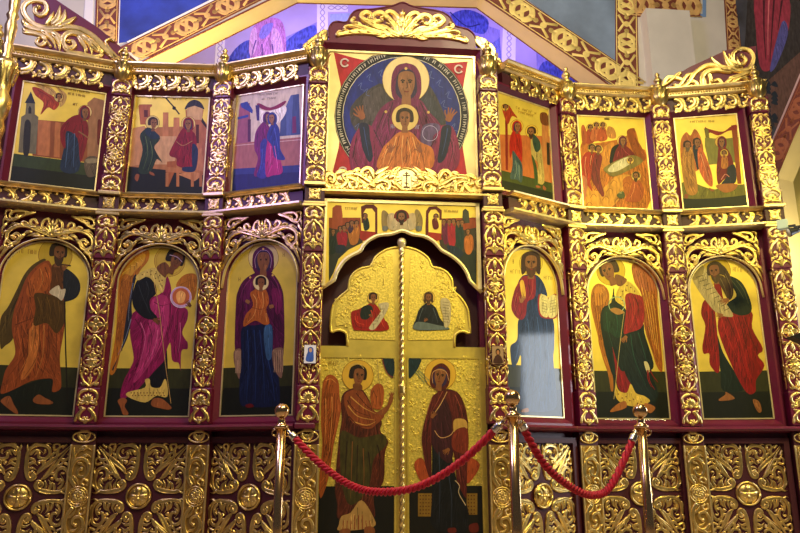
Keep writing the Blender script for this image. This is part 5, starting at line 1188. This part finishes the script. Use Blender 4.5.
    for k in (0, 1):
        r, uc, xa, xb, zb, zt = res[k]; p = P0((325, 270), 5.0, res[k]); p.lay = 0
        if k == 0:
            p.halo(240, 140, 28, 'd8b050', '7a5414'); p.p('8e1408', '132,210 170,195 235,165 268,190 300,250 312,262 310,302 165,302 140,290 132,250'); p.p('142018', '182,190 222,175 240,200 215,245 178,240')
            p.folds('d84a28', ['150,230 160,260 200,275', '230,200 240,240 232,270', '280,250 290,275 300,290'], .006); p.folds('4a0804', ['145,250 165,285 220,290', '250,210 255,250'], .006)
            p.p('b8aa80', '268,170 318,165 305,215 250,295 220,292 238,262 280,205'); 
            for q in range(6): p.l('5a4a28', [(275 - 8 * q, 195 + 15 * q), (300 - 9 * q, 195 + 15 * q)], .004)
            p.head(240, 140, 20, .3, '7a4826', '2a160a'); p.hand(222, 225, 18, .4, '7a4826'); p.script('7a5414', 292, 60, 292, 61, 1, 30)
        else:
            p.halo(520, 138, 30, 'd8b050', '7a5414'); p.p('12161c', '520,165 555,190 575,240 612,285 612,298 450,298 455,245 470,200 495,172'); p.p('5a6460', '455,262 500,262 560,275 610,285 610,298 452,298')
            p.folds('4a5458', ['490,190 475,230 465,270', '540,190 555,230 565,265'], .006); p.p('b0a078', '580,145 605,140 625,160 630,215 622,275 598,285 590,230 578,180')
            for q in range(8): p.l('5a4a28', [(588, 160 + 14 * q), (620, 164 + 14 * q)], .004)
            p.head(518, 140, 21, -.1, '7a4826', '3a2412', beard='4a3418', long=True); p.hand(498, 255, 18, -.6, '7a4826')
        p.done('writer_painting', r)
door_leaves()
# ---- two little paper icons pinned to the pilasters
def paper(px, py, k, label):
    l, a = pil_frame(k); e = Vector((math.cos(a), math.sin(a))); A0 = Vector((l.x, l.y)); pl = Plane(A0 - e * .5, A0 + e * .5)
    u, z = pl.hit(px, py, .15); r = empty('paper_icon', pl.loc(u, z, .128), a, label, 'paper icon'); return r
r = paper(310, 354, 3, 'small white paper icon with a blue veiled figure, pinned to a gilded pilaster')
MB().box(-.055, .055, -.012, .0, -.085, .085, 0, .003).build('backing', PLUMD, r); m = MB(); m.box(-.05, .05, -.015, -.012, -.078, .078); s = m.build('sheet', mat('white_paper', 'e8e4f0', .5), r)
m = MB(); m.prism(smooth([(-.03, -.06), (-.032, -.02), (-.02, .02), (-.018, .05), (.005, .062), (.026, .048), (.03, .01), (.028, -.06)]), -.0158, -.015); m.build('figure', paint('3a5ab0', .3), s)
m = MB(); m.prism(smooth([(-.01, .045), (.004, .052), (.016, .042), (.012, .02), (-.004, .018)]), -.0164, -.0158); m.build('face', paint('c89a80', .1), s)
r = paper(498, 355, 4, 'small dark portrait icon of a bearded man, pinned to a gilded pilaster')
MB().box(-.055, .055, -.012, .0, -.085, .085, 0, .003).build('backing', PLUMD, r); m = MB(); m.box(-.05, .05, -.015, -.012, -.078, .078); s = m.build('sheet', mat('tan_paper', '9a7a58', .5), r)
m = MB(); m.prism(smooth([(-.04, -.07), (-.03, -.02), (-.01, .0), (.015, .0), (.032, -.02), (.04, -.07)]), -.0158, -.015); m.build('figure', paint('3a1c18', .3), s)
m = MB(); m.prism(arcpts(.002, .028, .022, .030, 0, 2 * PI, 16)[:-1], -.0162, -.015); m.build('hair', paint('2a180e', .1), s); m = MB(); m.prism(arcpts(.002, .024, .013, .02, 0, 2 * PI, 16)[:-1], -.0168, -.0162); m.build('face', paint('a06a44', .1), s)
# ================================================================ the setting
bw_a = (-6.0, 7.6); bw_b = (6.0, 8.7)
BW = Plane(bw_a, bw_b)
def bpx(pts, w=0., pl=BW): return [pl.hit(x, y, w) for x, y in pts]
def on(pl, o): o.location = pl.loc(0, 0); o.rotation_euler = (0, 0, pl.ang); return o
def struct(name, mb, mats, pl):
    o = on(pl, mb.build(name, mats)); o['kind'] = 'structure'; return o
CREAM = mat('cream_plaster', (.84, .66, .32, 1), .7, 0, .06, 3.); WALLG = mat('pale_wall_plaster', (.62, .58, .56, 1), .75, 0, .06, 3.)
BLUEP = mat('blue_starred_plaster', (.02, .045, .42, 1), .6, 0, .5, 1.6, (1, 1, 1.4)); GREYB = mat('grey_blue_plaster', (.16, .22, .34, 1), .6, 0, .45, 1.3)
MAROON = mat('maroon_border', (.17, .035, .02, 1), .6, 0, .2, 6.); KNOT = mat('gold_paint', (.85, .66, .22, 1), .5, .2, .1, 8.); KNOTD = mat('dull_gold_paint', (.66, .40, .15, 1), .6, .1, .15, 8.)
LILAC = mat('lilac_plaster', (.50, .42, .76, 1), .7, 0, .08, 3.); WHITEP = mat('white_lilac_paint', (.85, .82, .9, 1), .6)
# front wall of the apse with a gabled opening
near = [(60, 101), (200, 33), (296, -14), (481.6, -8.5), (600, 77.5), (660, 122)]
N = bpx(near)
zt, zb = 7.6, FL
O = [(.6, zb), (N[0][0], zb)] + N + [(N[-1][0], zb), (BW.hit(741, 60)[0] + .02, zb), (BW.hit(741, 60)[0] + .02, zt), (.6, zt)]
m = MB(); m.prism(O, 0, .36, m.mid(WALLG), m.mid(CREAM)); struct('wall_back', m, [], BW)
def knots(m, p0, p1, w, cell=None, y=-.012, t=.10):
    """interlace and rosette pattern along a straight border strip from p0 to p1, w wide"""
    L = math.hypot(p1[0] - p0[0], p1[1] - p0[1]); a = math.atan2(p1[1] - p0[1], p1[0] - p0[0]); n = max(1, round(L / (w * 1.0))); c = L / n
    m.at(p0[0], p0[1], a)
    for e in (-.46, .46): m.ribbon([(0, w * e), (L, w * e)], [w * .022] * 2, .004, 0, m.RND, y)
    for i in range(n):
        x = i * c
        if i % 2 == 0:
            for k in range(2):
                P = [(x + c * j / 16, w * .34 * math.sin(2 * PI * j / 16 * 1.0 + k * PI)) for j in range(17)]; m.ribbon(P, [w * .085] * 17, .004, .001 * k, m.RND, y)
            m.ribbon(arcpts(x + c / 2, 0, c * .36, w * .34, 0, 2 * PI, 20), [w * .07] * 21, .004, .002, m.RND, y)
        else:
            for sx in (-1, 1):
                for sz in (-1, 1):
                    m.at(x + c / 2, 0, PI / 4 + (0 if sx > 0 else PI / 2) + (0 if sz > 0 else PI), w)
                    m.leaf((.05, 0), 0,   .42, .11, 0, .004, 0, groove=False); m.pop()
                    m.bud(x + c / 2 + sx * c * .36, sz * w * .0, w * .12, .004, 0, y, n=8, rings=2)
            m.ribbon([(x + c * .06, w * .38), (x + c * .5, w * .12), (x + c * .94, w * .38)], [w * .06] * 3, .004, 0, m.RND, y); m.ribbon([(x + c * .06, -w * .38), (x + c * .5, -w * .12), (x + c * .94, -w * .38)], [w * .06] * 3, .004, 0, m.RND, y)
            m.bud(x + c / 2, 0, w * .15, .004, 0, y, n=8, rings=2)
    m.pop()
tn = [0]
def trim(mb, mats, pl): tn[0] += 1; return struct('trim_%d' % tn[0], mb, mats, pl)
def strip(quad, pl=BW, base=MAROON, knot=KNOT, w0=0., flip=False):
    """border strip between two px edges: quad = start-left, end-left, end-right, start-right"""
    Q = bpx(quad, w0, pl); m = MB(); m.prism(Q, -w0 - .010, -w0 + .004, m.mid(base)); trim(m, [], pl)
    a = ((Q[0][0] + Q[3][0]) / 2, (Q[0][1] + Q[3][1]) / 2); b = ((Q[1][0] + Q[2][0]) / 2, (Q[1][1] + Q[2][1]) / 2)
    d = math.atan2(b[1] - a[1], b[0] - a[0]); w = abs((Q[3][0] - Q[0][0]) * -math.sin(d) + (Q[3][1] - Q[0][1]) * math.cos(d))
    m = MB(); knots(m, a, b, w * .92, y=-w0 - .010); trim(m, [knot], pl)
def flat(quad, mt, pl=BW, w=.006):
    m = MB(); m.prism(bpx(quad, 0, pl), -w, .004, m.mid(mt)); return trim(m, [], pl)
# left: blue field, borders
flat([(118, -60), (117, 43.5), (127, 42), (215, -1), (330, -60)], BLUEP)
flat([(120.5, -60), (122.5, -60), (119, 44), (116.5, 44)], WHITEP, w=.009); flat([(127, 42), (129, 45), (340, -58), (334, -62)], WHITEP, w=.009)
strip([(95, 40), (97, -40), (121, -40), (118, 44)], knot=KNOTD)
strip([(117, 49), (250, -17), (266, -2), (150, 57)], knot=KNOTD)
flat([(84, 20), (88, -40), (95, -40), (92, 40)], WHITEP)
# right: grey-blue field, borders
flat([(520, -5), (600, 52), (617, 63), (615, -60), (440, -60)], GREYB)
strip([(455, -20), (640, 104), (640, 78), (484, -28)], knot=KNOT)
flat([(484, -28), (600, 52.5), (617, 64), (617, 67), (600, 55.5), (480, -28)], WHITEP, w=.009)
strip([(615, 90), (615, -40), (636, -40), (639, 95)], knot=KNOT)
strip([(630, 17), (700, 17), (700, -4), (630, -8)], knot=KNOTD)
flat([(686, 17), (706, 17), (706, -30), (702.5, -30), (702.5, 14), (686, 14)], mat('sky_blue_paint', (.16, .28, .55, 1), .6))
strip([(727, 52), (722, -30), (737, -30), (741, 52)], knot=KNOTD)
# thin red lines on both edges of the gable soffit
m = MB(); Nn = [(p[0], p[1]) for p in N]; m.ribbon([(p[0], p[1] - .012) for p in Nn], [.012] * len(Nn), .01, 0, None, 0); trim(m, [MAROON], BW)
m = MB(); m.ribbon([(p[0], p[1] - .004) for p in Nn], [.010] * len(Nn), .006, 0, None, .355); trim(m, [MAROON], BW)
# square wall pier on the right
pr = bpx([(646, 8), (689, 6), (692, 110), (650, 110)], .18)
m = MB(); m.box(pr[0][0], pr[1][0], -.18, .0, zb, pr[0][1]); struct('pier', m, [WALLG], BW)
# ---- apse behind the opening, with its wall paintings
AW = Plane((-6.0 - .05, 7.6 + 1.7), (6.0 - .05, 8.7 + 1.7))
m = MB(); m.box(-.5, 12.5, 0, .2, FL, 7.6); struct('wall_apse', m, [LILAC], AW)
for q in ([(213, 100), (216, 40), (225, 40), (223, 100)], [(317, 40), (317, 4), (328, 4), (328, 40)], [(501, 80), (503, 25), (516, 25), (515, 80)], [(328, 12), (348, 12), (348, 4), (328, 4)]):
    Q = bpx(q, 0, AW); m = MB(); m.prism(Q, -.008, .004, m.mid(WHITEP)); trim(m, [], AW)
    a = ((Q[0][0] + Q[3][0]) / 2, (Q[0][1] + Q[3][1]) / 2); b = ((Q[1][0] + Q[2][0]) / 2, (Q[1][1] + Q[2][1]) / 2); w = .10
    m = MB(); L = math.hypot(b[0] - a[0], b[1] - a[1]); n = max(2, round(L / w)); m.at(a[0], a[1], math.atan2(b[1] - a[1], b[0] - a[0]))
    for k in range(2): m.ribbon([(L * j / (n * 8), w * .33 * math.sin(PI * j / 8 + k * PI)) for j in range(n * 8 + 1)], [w * .07] * (n * 8 + 1), .004, .001 * k, m.RND, -.008)
    m.pop(); trim(m, [mat('violet_line', (.42, .36, .62, 1), .6)], AW)
class WP(Paint):
    def done(s, name, parent=None): o = on(s.b, s.mb.build(name, [])); return o
p = WP(AW, .004, 0, 0)
SKY, BUSH, HILL, ROBE = '9088d8', '4a54b8', '6a70c8', 'c080c4'
p.p(SKY, '226,120 226,66 317,22 317,120', sm=False, var=.15); p.p(HILL, '226,78 250,70 270,60 290,52 317,44 317,80 226,110', var=.3); p.p(BUSH, '226,66 236,48 250,40 258,50 252,66 240,76', var=.5); p.p(BUSH, '280,52 292,36 310,26 317,30 317,64 300,66', var=.5)
for k in range(16): p.p('28348a', [(226 + (k * 23) % 90, 62 + (k * 13) % 22 - (k * 23 % 90) * .25), (230 + (k * 23) % 90, 58 + (k * 13) % 22 - (k * 23 % 90) * .25), (234 + (k * 23) % 90, 63 + (k * 13) % 22 - (k * 23 % 90) * .25)])
p.p('7a78cc', '262,60 256,70 300,66 317,60 317,90 240,100', var=.2)
p.p(ROBE, '255,90 250,50 252,30 262,20 276,18 284,26 286,50 282,90', var=.2); p.p('d8a8d8', '272,30 280,34 284,60 276,74 272,60', var=.2); p.p('8a80d8', '259,36 263,26 273,23 270,33 263,39'); p.p('d8a8d8', '251,32 256,28 257,46 252,56 249,50'); p.folds('5a3a8a', ['262,44 262,60 258,85', '272,44 274,65 270,85', '256,40 252,55 252,70'], .02)
o = p.done('wall_painting'); tag(o, 'violet wall painting of a robed figure among bushes, left of the crest', 'wall painting', 'apse wall paintings')
p = WP(AW, .004, 0, 0); p.p(SKY, '442,90 442,10 500,30 500,90', sm=False, var=.15); p.p(BUSH, '445,30 452,14 470,10 488,20 484,34 466,30', var=.5); p.p(HILL, '470,90 484,52 497,40 500,42 500,90', var=.3); p.l('20286a', [(450, 12), (466, 26), (480, 24)], .02)
o = p.done('wall_painting'); tag(o, 'violet wall painting of a tree and hill, right of the crest', 'wall painting', 'apse wall paintings')
p = WP(AW, .004, 0, 0); p.p(SKY, '538,100 536,46 620,100', sm=False); p.p(BUSH, '540,100 540,66 556,62 580,80 590,100', var=.5)
o = p.done('wall_painting'); tag(o, 'violet wall painting in the corner under the right sloping beam', 'wall painting', 'apse wall paintings')
p = WP(AW, .004, 0, 0); p.p('a8b8e0', '330,60 330,14 370,12 370,60', sm=False)
o = p.done('wall_painting'); tag(o, 'pale blue painted field behind the left shoulder of the crest', 'wall painting', 'apse wall paintings')
# ---- right-hand wall with fresco and arch
c0 = BW.plan(BW.hit(741, 60)[0] + .02)
SW = Plane((c0.x, c0.y), (c0.x + 1.75, c0.y - 3.6))
g = bpx([(773, 141), (800, 77), (838, 0)], 0, SW); arch_in = bpx([(777, 178), (800, 122), (850, 20)], 0, SW)
m = MB()
sL = SW.L
P = [(0, FL), (0, 7.6), (sL, 7.6), arch_in[2], arch_in[1], arch_in[0], (arch_in[0][0], FL)]
m.prism(P, 0, .30, m.mid(mat('dark_fresco_plaster', (.05, .055, .07, 1), .7, 0, .6, 2.5)), m.mid(CREAM)); struct('wall_right', m, [], SW)
m = MB(); m.prism([g[0], g[1], g[2], arch_in[2], arch_in[1], arch_in[0]], -.010, .004, m.mid(MAROON)); trim(m, [], SW)
m = MB(); mid1 = [((a[0] + b[0]) / 2, (a[1] + b[1]) / 2) for a, b in zip(g, arch_in)]
Lw = math.hypot(g[1][0] - arch_in[1][0], g[1][1] - arch_in[1][1]) * .75; knots(m, mid1[0], mid1[2], Lw * .6, y=-.010); trim(m, [mat('rust_paint', (.35, .10, .04, 1), .6)], SW)
m = MB(); m.ribbon(g, [.014] * 3, .012, 0, None, -.008); trim(m, [mat('pink_line', (.62, .40, .42, 1), .6)], SW)
p = WP(SW, .004, 0, 0)
p.p('2e2a2a', '744,60 748,-10 800,-10 810,60 772,130 752,130', sm=False, var=.5); p.p('5a4038', '760,88 800,52 812,60 776,128', sm=False, var=.3)
p.p('8a2c40', '756,-6 786,-6 790,20 782,50 770,70 760,66 756,30', var=.25); p.p('4a4a8c', '782,22 788,34 776,66 770,68'); p.folds('3a0c1c', ['764,0 764,30 766,60', '774,0 772,30 770,62', '782,0 778,30'], .03); p.folds('c06a70', ['769,0 768,30 768,55'], .02)
for k in range(12): p.p('182430', [(764 + (k * 7) % 14, 84 + (k * 11) % 40), (768 + (k * 7) % 14, 80 + (k * 11) % 40), (771 + (k * 7) % 14, 86 + (k * 11) % 40)])
o = p.done('wall_painting'); tag(o, 'dark wall painting of a figure in pink robe high on the right wall', 'wall painting')
# aisle wall seen below the arch
YW = mat('ochre_plaster', (.66, .52, .16, 1), .7, 0, .05, 2.)
AI = Plane((c0.x + .1, c0.y + .6), (c0.x + 3.5, c0.y - 1.0))
m = MB(); m.box(-.3, 3.8, 0, .1, FL, 7.6); struct('wall_aisle', m, [YW], AI)
# left-hand wall, floor, ceiling
LWM = mat('violet_grey_plaster', (.10, .06, .16, 1), .7, 0, .1, 2.)
a0 = BW.plan(.6)
LW = Plane((a0.x - .75, a0.y - 3.9), (a0.x, a0.y)); m = MB(); m.box(0, LW.L, 0, .15, FL, 7.6); struct('wall_left', m, [LWM], LW)
m = MB(); m.box(-8, 9, -9, 11, -.12, 0.0); o = m.build('floor', [mat('stone_floor', (.42, .33, .25, 1), .35, 0, .2, 2.)]); o['kind'] = 'structure'
m = MB(); m.box(-8, 9, -9, 11, 8.5, 8.6); o = m.build('ceiling', [mat('ceiling_plaster', (.7, .66, .6, 1), .8)]); o['kind'] = 'structure'
# ---- gilded turned post at the far left
pc = ray(4, 72); t_ = 5.55 / pc.y; X = pc.x * t_
r = empty('turned_post', (X, 5.55, 0), 0, 'gilded turned wooden post at the far left, in front of the icon screen', 'turned post')
def zat(y): q = ray(8, y); return q.z * 5.55 / q.y + EYE
m = MB(); m.lathe([(.06, 0), (.06, 1.2), (.075, 1.25), (.06, 1.3), (.06, zat(160)), (.085, zat(152)), (.06, zat(145)), (.055, zat(138)), (.075, zat(128)), (.055, zat(120)), (.08, zat(112)), (.095, zat(100)), (.06, zat(92)), (.065, zat(86)), (.09, zat(72)), (.105, zat(66)), (.10, zat(63))], 20); m.build('shaft', GOLD, r)
m = MB(); 
for k in range(8): 
    a = 2 * PI * k / 8; m2 = MB()
m.lathe([(.045, zat(63)), (.05, zat(58)), (.035, zat(54)), (.05, zat(48)), (.035, zat(44)), (.042, zat(36)), (.052, zat(27)), (.036, zat(20)), (.052, zat(16)), (.036, zat(12)), (.045, zat(6)), (.045, zat(-30))], 18); m.build('upper_shaft', GOLD, r)
m = MB()
for k in range(10):
    a = 2 * PI * k / 10; P = [(.098 * math.cos(a), .098 * math.sin(a), zat(84) + (zat(66) - zat(84)) * i / 5) for i in range(6)]
    for i in range(5):
        b = len(m.v)
        for q in (i, i + 1):
            rr = .075 + .035 * q / 5; ww = .22 * math.sin(PI * (q + .6) / 6)
            for da in (-ww, 0, ww): m.v.append(((rr + (.012 if da == 0 else 0)) * math.cos(a + da), (rr + (.012 if da == 0 else 0)) * math.sin(a + da), P[q][2]))
        m.face([b, b + 1, b + 4, b + 3], 0, True); m.face([b + 1, b + 2, b + 5, b + 4], 0, True)
m.build('leaf_capital', GOLD, r)
# ---- brass stanchions and red ropes
def at_depth(px, py, Y): q = ray(px, py); return q * (Y / q.y)
ST = [(282, 411, 3.75, 'left brass barrier post with ball top, below the mother and child icon'), (512, 398, 3.35, 'middle brass barrier post with ball top, right of the double doors'), (640, 411, 3.80, 'right brass barrier post with ball top, below the green-robed archangel')]
tops = []; proto = None
for px, py, Y, lab in ST:
    q = at_depth(px, py, Y); zt = q.z + EYE
    if proto is None:
        o = proto = empty('barrier_post', (q.x, q.y, 0)); H0 = zt
        m = MB(); m.lathe([(.15, 0), (.155, .012), (.15, .024), (.08, .034), (.035, .05)], 28); m.build('base', BRASS, o)
        m = MB(); m.lathe([(.0235, .045), (.0235, H0 - .085)], 20); m.build('pole', BRASS, o)
        m = MB(); m.lathe([(.0235, H0 - .088), (.036, H0 - .084), (.036, H0 - .074), (.024, H0 - .068), (.018, H0 - .055), (.020, H0 - .045), (.014, H0 - .038)], 20)
        m.build('collar', BRASS, o)
        m = MB(); m.lathe([(.0375 * math.sin(PI * (i + .35) / 14.7), H0 - .0375 * math.cos(PI * (i + .35) / 14.7)) for i in range(15)], 20); m.build('ball', BRASS, o)
        m = MB()
        for sx in (-1, 1):
            P = [(sx * (.024 + .022 * math.sin(PI * i / 8)), H0 - .125 + .035 * (1 - math.cos(PI * i / 8)) / 2 * 1.0) for i in range(9)]; m.ribbon(P, [.004] * 9, .006)
        m.build('rope_ring', BRASS, o)
    else: o = copy_tree(proto)
    o.location = (q.x, q.y, zt - H0); tag(o, lab, 'barrier post', 'brass barrier posts'); tops.append(Vector((q.x, q.y, zt - .10)))
def rope(i, j, pxl, lab):
    A_, B_ = tops[i], tops[j]; n = 150
    d = B_ - A_; dn = Vector((d.x, d.y, 0)).normalized(); A2 = A_ + dn * .04; B2 = B_ - dn * .04
    # sag curve through the photographed mid point
    pts = [(x, y, A2.y + (B2.y - A2.y) * t) for x, y, t in pxl]
    W = [A2] + [at_depth(x, y, Y) + Vector((0, 0, EYE)) for x, y, Y in pts] + [B2]
    def cr(t):
        k = t * (len(W) - 1); a = min(int(k), len(W) - 2); f = k - a; p0, p1, p2, p3 = W[max(0, a - 1)], W[a], W[a + 1], W[min(len(W) - 1, a + 2)]
        return .5 * ((2 * p1) + (-p0 + p2) * f + (2 * p0 - 5 * p1 + 4 * p2 - p3) * f * f + (-p0 + 3 * p1 - 3 * p2 + p3) * f ** 3)
    C_ = [cr(k / n) for k in range(n + 1)]; L = sum((C_[k + 1] - C_[k]).length for k in range(n))
    r = empty('barrier_rope', A_, 0, lab, 'rope', 'red barrier ropes')
    fr = []
    for k in range(n + 1):
        t = (C_[min(n, k + 1)] - C_[max(0, k - 1)]).normalized(); s = t.cross(Vector((0, 0, 1))).normalized(); fr.append((C_[k] - A_, s, s.cross(t)))
    tw = L / .075 * 2 * PI
    for q in range(3):
        m = MB(); k0, k1 = 6, n - 6; nr = 8
        for k in range(k0, k1 + 1):
            c, s, u = fr[k]; a = tw * k / n + q * 2 * PI / 3; cc = c + (s * math.cos(a) + u * math.sin(a)) * .0095
            for g in range(nr): b = 2 * PI * g / nr; m.v.append(tuple(cc + (s * math.cos(b) + u * math.sin(b)) * .0105))
        for k in range(k1 - k0):
            for g in range(nr): m.face([k * nr + g, k * nr + (g + 1) % nr, (k + 1) * nr + (g + 1) % nr, (k + 1) * nr + g], 0, True)
        m.build('strand', ROPE, r)
    for k0, k1 in ((0, 8), (n - 8, n)):
        m = MB(); nr = 12
        for k in range(k0, k1 + 1):
            c, s, u = fr[k]; rr = .020 if (k0 == 0) == (k > 3) or (k0 and k < n - 3) else .009
            for g in range(nr): b = 2 * PI * g / nr; m.v.append(tuple(c + (s * math.cos(b) + u * math.sin(b)) * rr))
        for k in range(k1 - k0):
            for g in range(nr): m.face([k * nr + g, k * nr + (g + 1) % nr, (k + 1) * nr + (g + 1) % nr, (k + 1) * nr + g], 0, True)
        m.face(list(range(nr))); m.face([len(m.v) - 1 - g for g in range(nr)]); m.build('end_cap', mat('silver_metal', (.8, .74, .62, 1), .25, 1.), r)
rope(0, 1, [(318, 462, .17), (350, 485, .32), (380, 492, .44), (420, 486, .6), (462, 461, .8)], 'long red twisted rope sagging in front of the double doors')
rope(1, 2, [(543, 462, .22), (568, 485, .45), (592, 495, .62), (612, 484, .78)], 'short red twisted rope between the middle and right barrier posts')
# ---- clip-on spotlight and unidentified dark wedge at the right edge
q = at_depth(794, 231, 6.2)
r = empty('clip_spotlight', (q.x, q.y, q.z + EYE), math.radians(-35), 'black clip-on spotlight with pale glass at the right end of the screen', 'spotlight')
BLK = mat('black_metal', (.012, .012, .014, 1), .4)
m = MB(); m.lathe([(.012, -.05), (.026, -.04), (.030, .0), (.042, .04), (.044, .05)], 20); o = m.build('lamp_housing', BLK, r); o.rotation_euler = (math.radians(105), 0, math.radians(-65))
m = MB(); m.lathe([(.001, .047), (.039, .049), (.041, .052), (.001, .054)], 20); g_ = m.build('glass', mat('pale_glass', (.75, .75, .6, 1), .15), r); g_.rotation_euler = (math.radians(105), 0, math.radians(-65))
m = MB(); m.box(.0, .30, -.012, .012, .02, .045, 0, .005); m.box(.005, .035, -.02, .02, -.015, .035, 0, .005); m.build('arm', BLK, r)
m = MB(); m.box(-.13, -.04, -.03, .03, .03, .12, 0, .008); m.build('lamp_glow_box', mat('pale_cyan_glow', (.55, .68, .58, 1), .4), r); m = MB(); m.box(-.05, .02, -.01, .01, .04, .06); m.build('arm', BLK, r)  # added box on an arm; pale cyan stands for a lamp's glow
q = at_depth(788, 337, 5.2); r = empty('wedge_stand', (q.x, q.y, 0), 0, 'unidentified black wedge jutting in at the right edge, on an added stand', 'stand'); zz = q.z + EYE  # unidentified dark wedge; pole and base are added to carry it
m = MB(); m.prism([(0, zz), (.30, zz + .10), (.60, zz + .12), (.60, zz - .12), (.30, zz - .08), (.10, zz - .045)], -.05, .05); m.build('top', BLK, r)
m = MB(); m.lathe([(.02, .02), (.02, zz - .08)], 14, .48); m.build('pole', BLK, r); m = MB(); m.lathe([(.16, 0), (.16, .015), (.03, .03)], 20, .48); m.build('base', BLK, r)
q0 = BAY[5].hit(603, 420, .0); q1 = BAY[5].hit(662, 420, .0)
r = empty('bead_garland', BAY[5].loc((q0[0] + q1[0]) / 2, q0[1] + .0, .06), BAY[5].ang, 'thin string of shiny beads lying on the ledge below the green-robed archangel', 'garland')
m = MB(); hw = (q1[0] - q0[0]) / 2; n = 26
for k in range(n): m.bud(-hw + 2 * hw * k / (n - 1), .004 * math.sin(k * 1.7), .011, .011, 0, 0, n=8, rings=3)
m.build('beads', mat('silver_gilt_beads', (.85, .75, .5, 1), .25, 1.), r)
# ================================================================ light
w = bpy.data.worlds.new('world'); bpy.context.scene.world = w; w.use_nodes = True
bg = w.node_tree.nodes['Background']; bg.inputs[0].default_value = (.55, .50, .52, 1); bg.inputs[1].default_value = .09
def lamp(name, kind, loc, target, energy, col, size=.5, spot=None, blend=.5, sy=None):
    l = bpy.data.lights.new(name, kind); l.energy = energy; l.color = col
    if kind == 'AREA':
        l.size = size
        if sy: l.shape = 'RECTANGLE'; l.size_y = sy
    else: l.shadow_soft_size = size
    if spot: l.spot_size = math.radians(spot); l.spot_blend = blend
    o = bpy.data.objects.new(name, l); C.objects.link(o); o.location = loc
    o.rotation_euler = (Vector(target) - Vector(loc)).to_track_quat('-Z', 'Y').to_euler(); return o
lamp('nave_key_light', 'AREA', (2.3, 2.4, 7.4), (.0, 6.6, 2.6), 200, (1, .87, .50), 1.6)  # unseen warm key light, added and placed to suit the screen
lamp('front_fill', 'AREA', (.4, .8, 6.2), (-.3, 6.6, 2.3), 150, (1, .87, .48), 1.2)  # unseen fill light, added to brighten the lower icons
lamp('left_window', 'AREA', (-4.2, 2.6, 7.2), (-.7, 6.5, 3.6), 190, (.5, .46, 1), 1.6, sy=1.6)
lamp('violet_spot', 'SPOT', (-4.6, 3.2, 5.2), (-1.32, 6.4, 3.75), 400, (.40, .26, 1), .12, 24, .7)
lamp('right_flood', 'SPOT', (4.4, 2.6, 5.0), (2.0, 6.9, 1.9), 560, (1, .86, .22), .2, 66, .8)
lamp('apse_lamp', 'AREA', (.2, 8.78, 7.3), (.15, 10.1, 6.0), 62, (.52, .40, 1), 5.0, sy=.3)
lamp('soffit_fill_left', 'AREA', (-2.6, 7.35, 4.3), (-2.2, 8.1, 7.0), 95, (1, .78, .30), .9, sy=.2)  # unseen uplight, added to warm the left soffit
lamp('soffit_fill_right', 'AREA', (1.0, 7.75, 4.4), (1.2, 8.4, 7.0), 20, (1, .68, .34), .9, sy=.2)  # unseen uplight, added to tint the right soffit peach
lamp('right_spot', 'SPOT', (4.3, 4.0, 4.7), (1.36, 6.7, 2.5), 420, (1, .90, .22), .15, 34, .8)
lamp('side_reflection_light', 'AREA', (5.35, 5.95, 1.95), (1.3, 6.7, 1.5), 60, (.85, .92, 1), .95, sy=1.4)  # unseen area light, added to reflect in the glossy teacher icon
lamp('aisle_lamp', 'POINT', (4.9, 7.9, 3.2), (0, 0, 0), 26, (1, .88, .42), .15)
bpy.context.scene.view_settings.exposure = 0.0
cam = bpy.data.cameras.new('camera'); co = bpy.data.objects.new('camera', cam); C.objects.link(co)
cam.sensor_fit = 'HORIZONTAL'; cam.sensor_width = 36; cam.lens = F / 800 * 36; cam.clip_end = 100
co.location = (0, 0, EYE); co.rotation_euler = (PI / 2 + PITCH, 0, 0)
bpy.context.scene.camera = co
sc_ = bpy.context.scene; sc_.view_settings.view_transform = 'Standard'; sc_.view_settings.look = 'None'; sc_.view_settings.gamma = 1
